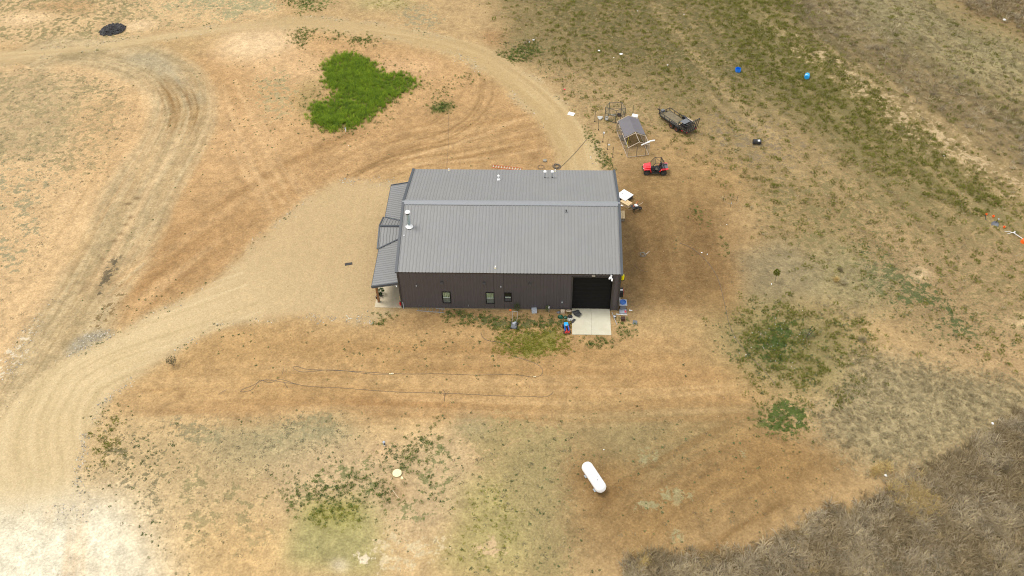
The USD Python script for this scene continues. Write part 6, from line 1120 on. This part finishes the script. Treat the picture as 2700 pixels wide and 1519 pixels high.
# scattered low weeds on the bare ground
grow_(WEED, P((560, 820), (1440, 812), (1420, 900), (1200, 960), (900, 960), (640, 930)), .9, 1.5, 1.5); grow_(WEED, P((120, 760), (500, 720), (420, 790), (300, 830)), .8, .8, 1.2); grow_(WEED, P((560, 170), (760, 80), (1000, 130), (1150, 190), (1000, 330), (760, 360), (560, 420)), .5, 1.5, 1.5)
grow_(WEED, P((700, 1160), (960, 1090), (1200, 1110), (1230, 1250), (1060, 1340), (820, 1300), (690, 1280)), 3.5, .6, 1.3, (1.0, .5)); grow_(WEED, P((700, 1230), (830, 1190), (930, 1200), (1010, 1260), (900, 1290), (730, 1290)), 9, .5, 1.2, (1.0, .6)); grow_(GRN, P((700, 1230), (830, 1190), (930, 1195), (1010, 1260), (900, 1290), (730, 1290)), 20, .7, 1.3, (.5, .6)); grow_(GRN, P((960, 1130), (1080, 1090), (1110, 1060), (1120, 1080), (1080, 1170), (1000, 1190)), 18, .6, 1.0, (.5, .6)); grow_(GRN, P((1030, 1190), (1120, 1170), (1110, 1230), (1030, 1260)), 9, .5, 1.0, (.5, .45)); grow_(WEED, P((960, 1120), (1070, 1095), (1080, 1150), (1000, 1180)), 11, .4, .9)
grow_(WEED, P((215, 1040), (300, 1000), (330, 1040), (240, 1120), (215, 1130)), 5, .4, .8, (.5, .6)); grow_(WEED, P((215, 1230), (240, 1230), (390, 1380), (400, 1449), (300, 1320)), 12, .4, 1.0, (.5, .5)); grow_(WEED, P((240, 1110), (480, 1120), (520, 1180), (360, 1230), (420, 1300), (420, 1449), (380, 1440), (300, 1290), (230, 1240)), 9, .6, 1.4, (1.0, .45)); grow_(WEED, P((240, 1045), (1900, 1040), (1900, 1065), (240, 1070)), 2.0, .5, 1.2, (1.0, .5))
grow_(WEED, P((1150, 1060), (1450, 1060), (1460, 1440), (1170, 1440)), 1.6, 1.0, 1.4, (1.0, .6)); grow_(WEED, P((1560, 1060), (2050, 1080), (2100, 1180), (1640, 1400), (1480, 1420)), .7, 1.0, 1.4); grow_(WEED, P((1830, 780), (2110, 770), (2220, 860), (2160, 990), (1990, 1000), (1880, 940), (1815, 870)), 8, .7, 1.4, (1.0, .7))
grow_(WEED, P((2100, 580), (2200, 600), (2330, 700), (2576, 830), (2576, 880), (2400, 850), (2200, 770)), 7, .9, 1.6, (1.0, .6)); grow_(WEED, P((1550, 800), (1620, 800), (1600, 850)), 3, .4, .8)
grow_(WEED, P((480, 700), (640, 620), (800, 480), (830, 470), (560, 690), (430, 780), (260, 850), (250, 830)), 1.6, .4, .8, (.5, .55)); grow_(WEED, P((1240, 100), (1400, 100), (1440, 250), (1360, 200)), 6, .6, 1.0, (1.0, .6))
# grey-olive flat weeds
for pg, v in ((P((-200, 180), (170, 160), (300, 200), (360, 300), (270, 440), (140, 600), (40, 800), (-100, 850)), 4.0), (TL, 2.6), (P((215, 1040), (900, 1050), (900, 1140), (640, 1200), (620, 1420), (480, 1440), (340, 1320), (240, 1240)), 3.2), (P((1150, 1055), (1460, 1060), (1440, 1440), (1170, 1440)), 4), (P((1850, 640), (1960, 610), (2100, 680), (2090, 770), (1900, 790)), 5), (P((1790, 240), (1990, 290), (2060, 400), (1960, 460), (1850, 400), (1770, 320)), 4.5), (P((1560, 1060), (2050, 1080), (2100, 1180), (1640, 1400), (1480, 1420)), 1.6)):
    grow_(GREY, pg, v, 1.0, 1.4, (1.0, .55))
# pasture on the right
grow_(PAST, P((1700, -100), (1900, -100), (2120, 170), (2330, 330), (2600, 540), (2700, 700), (2560, 590), (2300, 490), (2080, 340), (1880, 190)), 11, 1.0, 1.6, (1.0, .70)); grow_(PAST, PA, 2.4, 1.2, 1.6, (1.0, .55)); grow_(PAST, P((1300, -100), (2000, -100), (2150, 200), (1900, 300), (1600, 220), (1420, 170)), 6, 1.2, 1.6, (1.0, .55))
grow_(PAST, P((1850, 790), (2100, 770), (2260, 850), (2160, 990), (2000, 1000), (1880, 950)), 7, 1.2, 1.6, (1.0, .65)); grow_(PAST, P((230, 1045), (300, 1050), (290, 1150), (215, 1150)), 6, .5, 1.0); grow_(GREY, P((540, 1055), (900, 1050), (900, 1130), (700, 1190), (560, 1160)), 7, .8, 1.3); grow_(PAST, P((2000, 60), (2230, 220), (2576, 470), (2576, 560), (2300, 380)), 5, .8, 1.6, (1.0, .45)); grow_(PAST, P((1880, 440), (1990, 440), (1990, 520), (1900, 520)), 7, .6, 1.2, (1.0, .6))
grow_(STRAWD, PA, 1.4, 1.5, 1.5, (1.0, .5)); grow_(STRAWD, P((2050, -100), (2300, -60), (2440, 60), (2700, 190), (2700, 340), (2480, 215), (2290, 130), (2140, 75)), 9, .8, 1.4); grow_(STRAWD, P((1900, -100), (2080, -100), (2260, 100), (2480, 230), (2700, 330), (2700, 520), (2440, 330), (2210, 190), (2010, 60)), 3, .8, 1.4)
grow_(STRAWD, P((2060, 1000), (2200, 890), (2420, 910), (2700, 960), (2700, 1000), (2480, 1095), (2330, 1170), (2180, 1195), (2080, 1110)), 17, .8, 1.4, (1.0, .85)); grow_(STRAWD, P((2060, 640), (2230, 700), (2180, 860), (2080, 800)), 4, .8, 1.4)
grow_(TALLD, TALL, 24, .35, 1.0); grow_(TALLD, P((2340, -100), (2800, -100), (2800, 130), (2576, 85), (2450, 36)), 7, .5, 1.2); grow_(TALLD, P((1900, -100), (2080, -100), (2260, 100), (2480, 230), (2700, 330), (2700, 500), (2440, 320), (2210, 180), (2010, 50)), 1.6, 1.4, 1.4)
off = 1-np.clip(np.maximum(grav*1.02, cal*.93), 0, 1)
for arr in (LUSH, GRN, WEED, GREY, PAST, STRAWD, TALLD, YEL): arr *= off
WEED += .16*(1-grav)*(1-cal)*sstep(NOI[7.0], .3, .9)
EDGEW = edge*sstep(NOI[2.5], .6, .85)*1.8; WEED += EDGEW*(1-cal)
def size_of(pts, sc, seed): return .75+.5*nz(pts[:, 0], pts[:, 1], sc, 2, seed)
pts = sample(LUSH, 1); scatter('lush_grass', [tuft(26, .36, .13, .013, s, .5) for s in range(4)], 'grass_lush', pts, .7, 1.3, 1, size=size_of(pts, 2.5, 31)**2*1.2)
pts = sample(GRN, 2); scatter('green_grass', [tuft(22, .20, .11, .012, s+10, .7) for s in range(4)], 'grass_green', pts, .6, 1.25, 2)
pts = sample(WEED*2.3*np.clip(2.6*NOI[0.5]*NOI[1.0]*(.4+1.2*NOI[2.5]), 0, 3), 3); scatter('low_weeds', [tuft(16, .10, .045, .015, s+20, 1.1, bend=.2) for s in range(4)], 'weed_green', pts, .25, 1.7, 3)
pts = sample(GREY*1.7*np.clip(2.4*NOI[0.5]*NOI[1.0], 0, 3), 4); scatter('grey_weeds', [tuft(18, .09, .12, .018, s+30, 1.2, bend=.2) for s in range(4)], 'weed_grey', pts, .4, 1.4, 4)
pts = sample(PAST, 5); scatter('pasture_grass', [tuft(22, .17, .16, .016, s+40, .8) for s in range(5)], 'pasture', pts, .6, 1.9, 5)
pts = sample(STRAWD, 6); scatter('dead_straw', [tuft(20, .20, .15, .012, s+50, 1.0) for s in range(5)], 'straw', pts, .6, 1.5, 6)
pts = sample(TALLD, 7); zone = uni(nz(pts[:, 0], pts[:, 1], 1.8, 3, 44)) + RG.normal(0, .22, len(pts))
for nm, sel_, lk in (('tall_dry_grass', zone < .45, 'tall_dry'), ('tall_grey_grass', (zone >= .45) & (zone < .85), 'tall_grey'), ('tall_pale_grass', zone >= .85, 'tall_pale')):
    q_ = pts[sel_]; scatter(nm, [tuft(16, .66, .18, .017, s+60, 1.0, bend=.6) for s in range(6)], lk, q_, .5, 1.35, 7, size=size_of(q_, 1.6, 32)*1.05)
pts = sample(YEL, 8); scatter('yellow_grass', [tuft(18, .16, .12, .011, s+70, .8) for s in range(4)], 'yellow_green', pts, .6, 1.3, 8)
GOLD = np.zeros((NX, NY)); grow_(GOLD, P((2235, 1215), (2300, 1225), (2370, 1270), (2365, 1310), (2310, 1300), (2260, 1280)), 20, .3, .8, (.5, .8)); grow_(GOLD, P((1585, 1405), (1625, 1400), (1640, 1425), (1610, 1440)), 22, .2, .5); grow_(GOLD, P((2185, 1180), (2240, 1165), (2240, 1180), (2195, 1195)), 20, .15, .4)
grow_(GOLD, TALL, 1.2, .4, .9, (2.5, .35))
pts = sample(GOLD, 9); scatter('golden_grass', [tuft(24, .66, .16, .010, s+80, .7, bend=.6) for s in range(4)], 'golden', pts, .7, 1.25, 9)
# white flowers over the green patch by the hose
FLW = np.zeros((NX, NY)); grow_(FLW, EL(1950, 870, 58, 52), 3.2, 1.0, 1.0)
grow_(FLW, EL(2395, 197, 26, 11), 1.6, .8, 1.0)
pts = sample(FLW, 10); pts[:, 2] += .13; scatter('white_flowers', [trimesh.creation.icosphere(1, .032)], 'white_paint', pts, .6, 1.3, 10)
# stones along the drive's edge
ST = edge*(.6+7*sstep(NOI[2.5], .62, .9))
grow_(ST, P((760, 793), (900, 797), (945, 800), (940, 815), (880, 810), (760, 802)), 60, .2, .4, (.5, .6)); grow_(ST, P((845, 444), (940, 446), (975, 458), (930, 460), (850, 460)), 45, .25, .5, (.5, .6)); grow_(ST, P((196, 1085), (218, 1085), (212, 1180), (225, 1240), (205, 1240), (196, 1160)), 70, .2, .4, (.5, .75))
grow_(ST, P((300, 832), (255, 858), (195, 903), (176, 893), (215, 850), (255, 825)), 55, .25, .6, (.5, .6)); grow_(ST, P((115, 745), (98, 800), (70, 890), (30, 960), (0, 960), (40, 850), (85, 775)), 26, .4, .8, (.5, .6)); grow_(ST, P((230, 1020), (330, 945), (335, 955), (250, 1030)), 30, .15, .3)
grow_(ST, P((1505, 370), (1520, 430), (1495, 430), (1480, 360)), 10, .3, .5, (.5, .6)); grow_(ST, EL(185, 1285, 40, 26), 30, .5, .8); grow_(ST, P((1120, 120), (1190, 150), (1210, 178), (1150, 158)), 9, .3, .5)
pts = sample(ST, 11); stn = [trimesh.convex.convex_hull(np.random.default_rng(s).normal(0, 1, (10, 3))*[.03, .026, .018]) for s in range(4)]
half = len(pts)//2; sel = RG.permutation(len(pts)); scatter('edge_stones', stn, 'pale_stone', pts[sel[:half]], .6, 1.9, 11); scatter('edge_stones', stn, 'grey_stone', pts[sel[half:]], .6, 1.9, 12)
CLD = .35*(1-grav)*(1-cal)*(NOI[2.5] > .5) + .1
pts = sample(CLD*(np.abs(X) < 70), 12); cl = [trimesh.convex.convex_hull(np.random.default_rng(s+9).normal(0, 1, (9, 3))*[.03, .03, .02]) for s in range(3)]
scatter('earth_stones', cl, 'clay_stone', pts, .5, 1.6, 13)
# ---- single plants
def plant(name, label, q, trunk, foliage, mat, cat='sapling', bark='bark'):
    t = thing(name, label, cat, q); part(t, 'trunk', trunk, bark); part(t, 'crown', foliage, mat); return t
LOOK['olive_leaf'] = None; leaf('olive_leaf', (.03, .05, .006), (.15, .16, .02), (.08, .10, .01), .3)
leaf('dusty_leaf', (.09, .085, .045), (.27, .24, .14), (.17, .15, .085), .2)
def stems(n, h, R, seed, r=.012):
    g = np.random.default_rng(seed); return cat_([pipe([(0, 0, 0), (R*.3*math.cos(a), R*.3*math.sin(a), h*.45), (R*math.cos(a+.3), R*math.sin(a+.3), h*g.uniform(.7, 1.05))], r, 4) for a in g.uniform(0, 2*math.pi, n)])
q = dspot(1949, 712); plant('sapling', 'young tree with a round green crown on dry ground', q, cat_([bar((0, 0, 0), (-.03, .1, 1.25), .022, 6), bar((-.03, .1, .8), (.12, .15, 1.3), .014, 5), bar((-.03, .1, .9), (-.18, .12, 1.35), .014, 5)]), leaves(230, (.30, .28, .28), 21, .045, .13, (-.03, .1, 1.32), .1, .15), 'olive_leaf')
q = dspot(2030, 848); t = plant('shrub', 'dark straggly shrub tied to a black stake beside the flowering patch', q, stems(9, .8, .35, 4), leaves(220, (.50, .42, .40), 22, .035, .14, (0, .05, .45), .3, .2), 'weed_green', 'shrub'); part(t, 'stake', bar((.15, .2, 0), (.22, .28, 1.15), .02, 6), 'dark_frame'); part(t, 'leafy_top', leaves(60, (.28, .25, .16), 23, .04, .13, (.38, .35, .75), .3, .2), 'olive_leaf')
q = dspot(437, 921); plant('bush', 'dusty dry bush standing alone at the edge of the gravel drive', q, stems(14, 1.0, .42, 6), leaves(320, (.46, .42, .36), 24, .022, .14, (0, 0, .72), .7, .1), 'dusty_leaf', 'bush')
q = G(1320+700/16.1, 800+330/16.1); plant('wall_weed', 'tall green weed against the front wall by the orange stake', (q[0], -.22, 0), stems(8, 1.0, .2, 7), leaves(150, (.24, .14, .52), 25, .03, .15, (0, 0, .55), .5, .1), 'weed_green', 'weed')
q = G(1320+1965/16.1, 800+330/16.1); plant('wall_weed', 'slim green weed beside the yard hydrant at the front wall', (q[0], -.22, 0), stems(6, .8, .1, 8), leaves(110, (.12, .10, .42), 26, .03, .14, (0, 0, .45), .6, .1), 'weed_green', 'weed')
q = dspot(2005, 630); plant('sapling', 'thin nearly bare sapling on the dry ground', q, cat_([bar((0, 0, 0), (.05, .12, .95), .014, 5)]), leaves(22, (.12, .12, .2), 27, .03, .10, (.03, .08, .62), .2, .2), 'weed_green')
q = dspot(1120, 990); t = thing('dead_branch', 'bare forked branch lying on dirt at the lower hose', 'branch', q); part(t, 'limb', pipe([(0, -.9, .05), (-.05, -.4, .10), (0, 0, .06), (-.22, .35, .12)], .018, 5), 'bark'); part(t, 'fork', pipe([(-.04, -.3, .08), (.3, .1, .16), (.55, .25, .12)], .013, 5), 'bark')
STR = [(1321, 110, .5, 'tall straw tuft left of the white stone by the drive'), (1329, 104, .6, 'tall straw tuft touching the white stone by the drive'), (2102, 705, .8, 'golden straw tuft in the right pasture, nearest the sapling'), (2120, 712, .9, 'pale straw tuft in the right pasture, beside the golden one'), (2112, 680, .6, 'straw tuft in the right pasture, above a pair of tufts'), (2168, 858, .9, 'yellowish grass tuft low in the right pasture'), (1625, 1418, .8, 'orange-gold grass clump at the corner of the tall dry grass')]
for k, (x_, y_, s_, lb) in enumerate(STR):
    t = thing('straw_tuft', lb, 'grass tuft', dspot(x_, y_), k*.9); part(t, 'blades', tuft(120, .75*s_, .30*s_, .014, 90+k, .6, bend=.6), 'golden' if k in (2, 6) else 'straw')
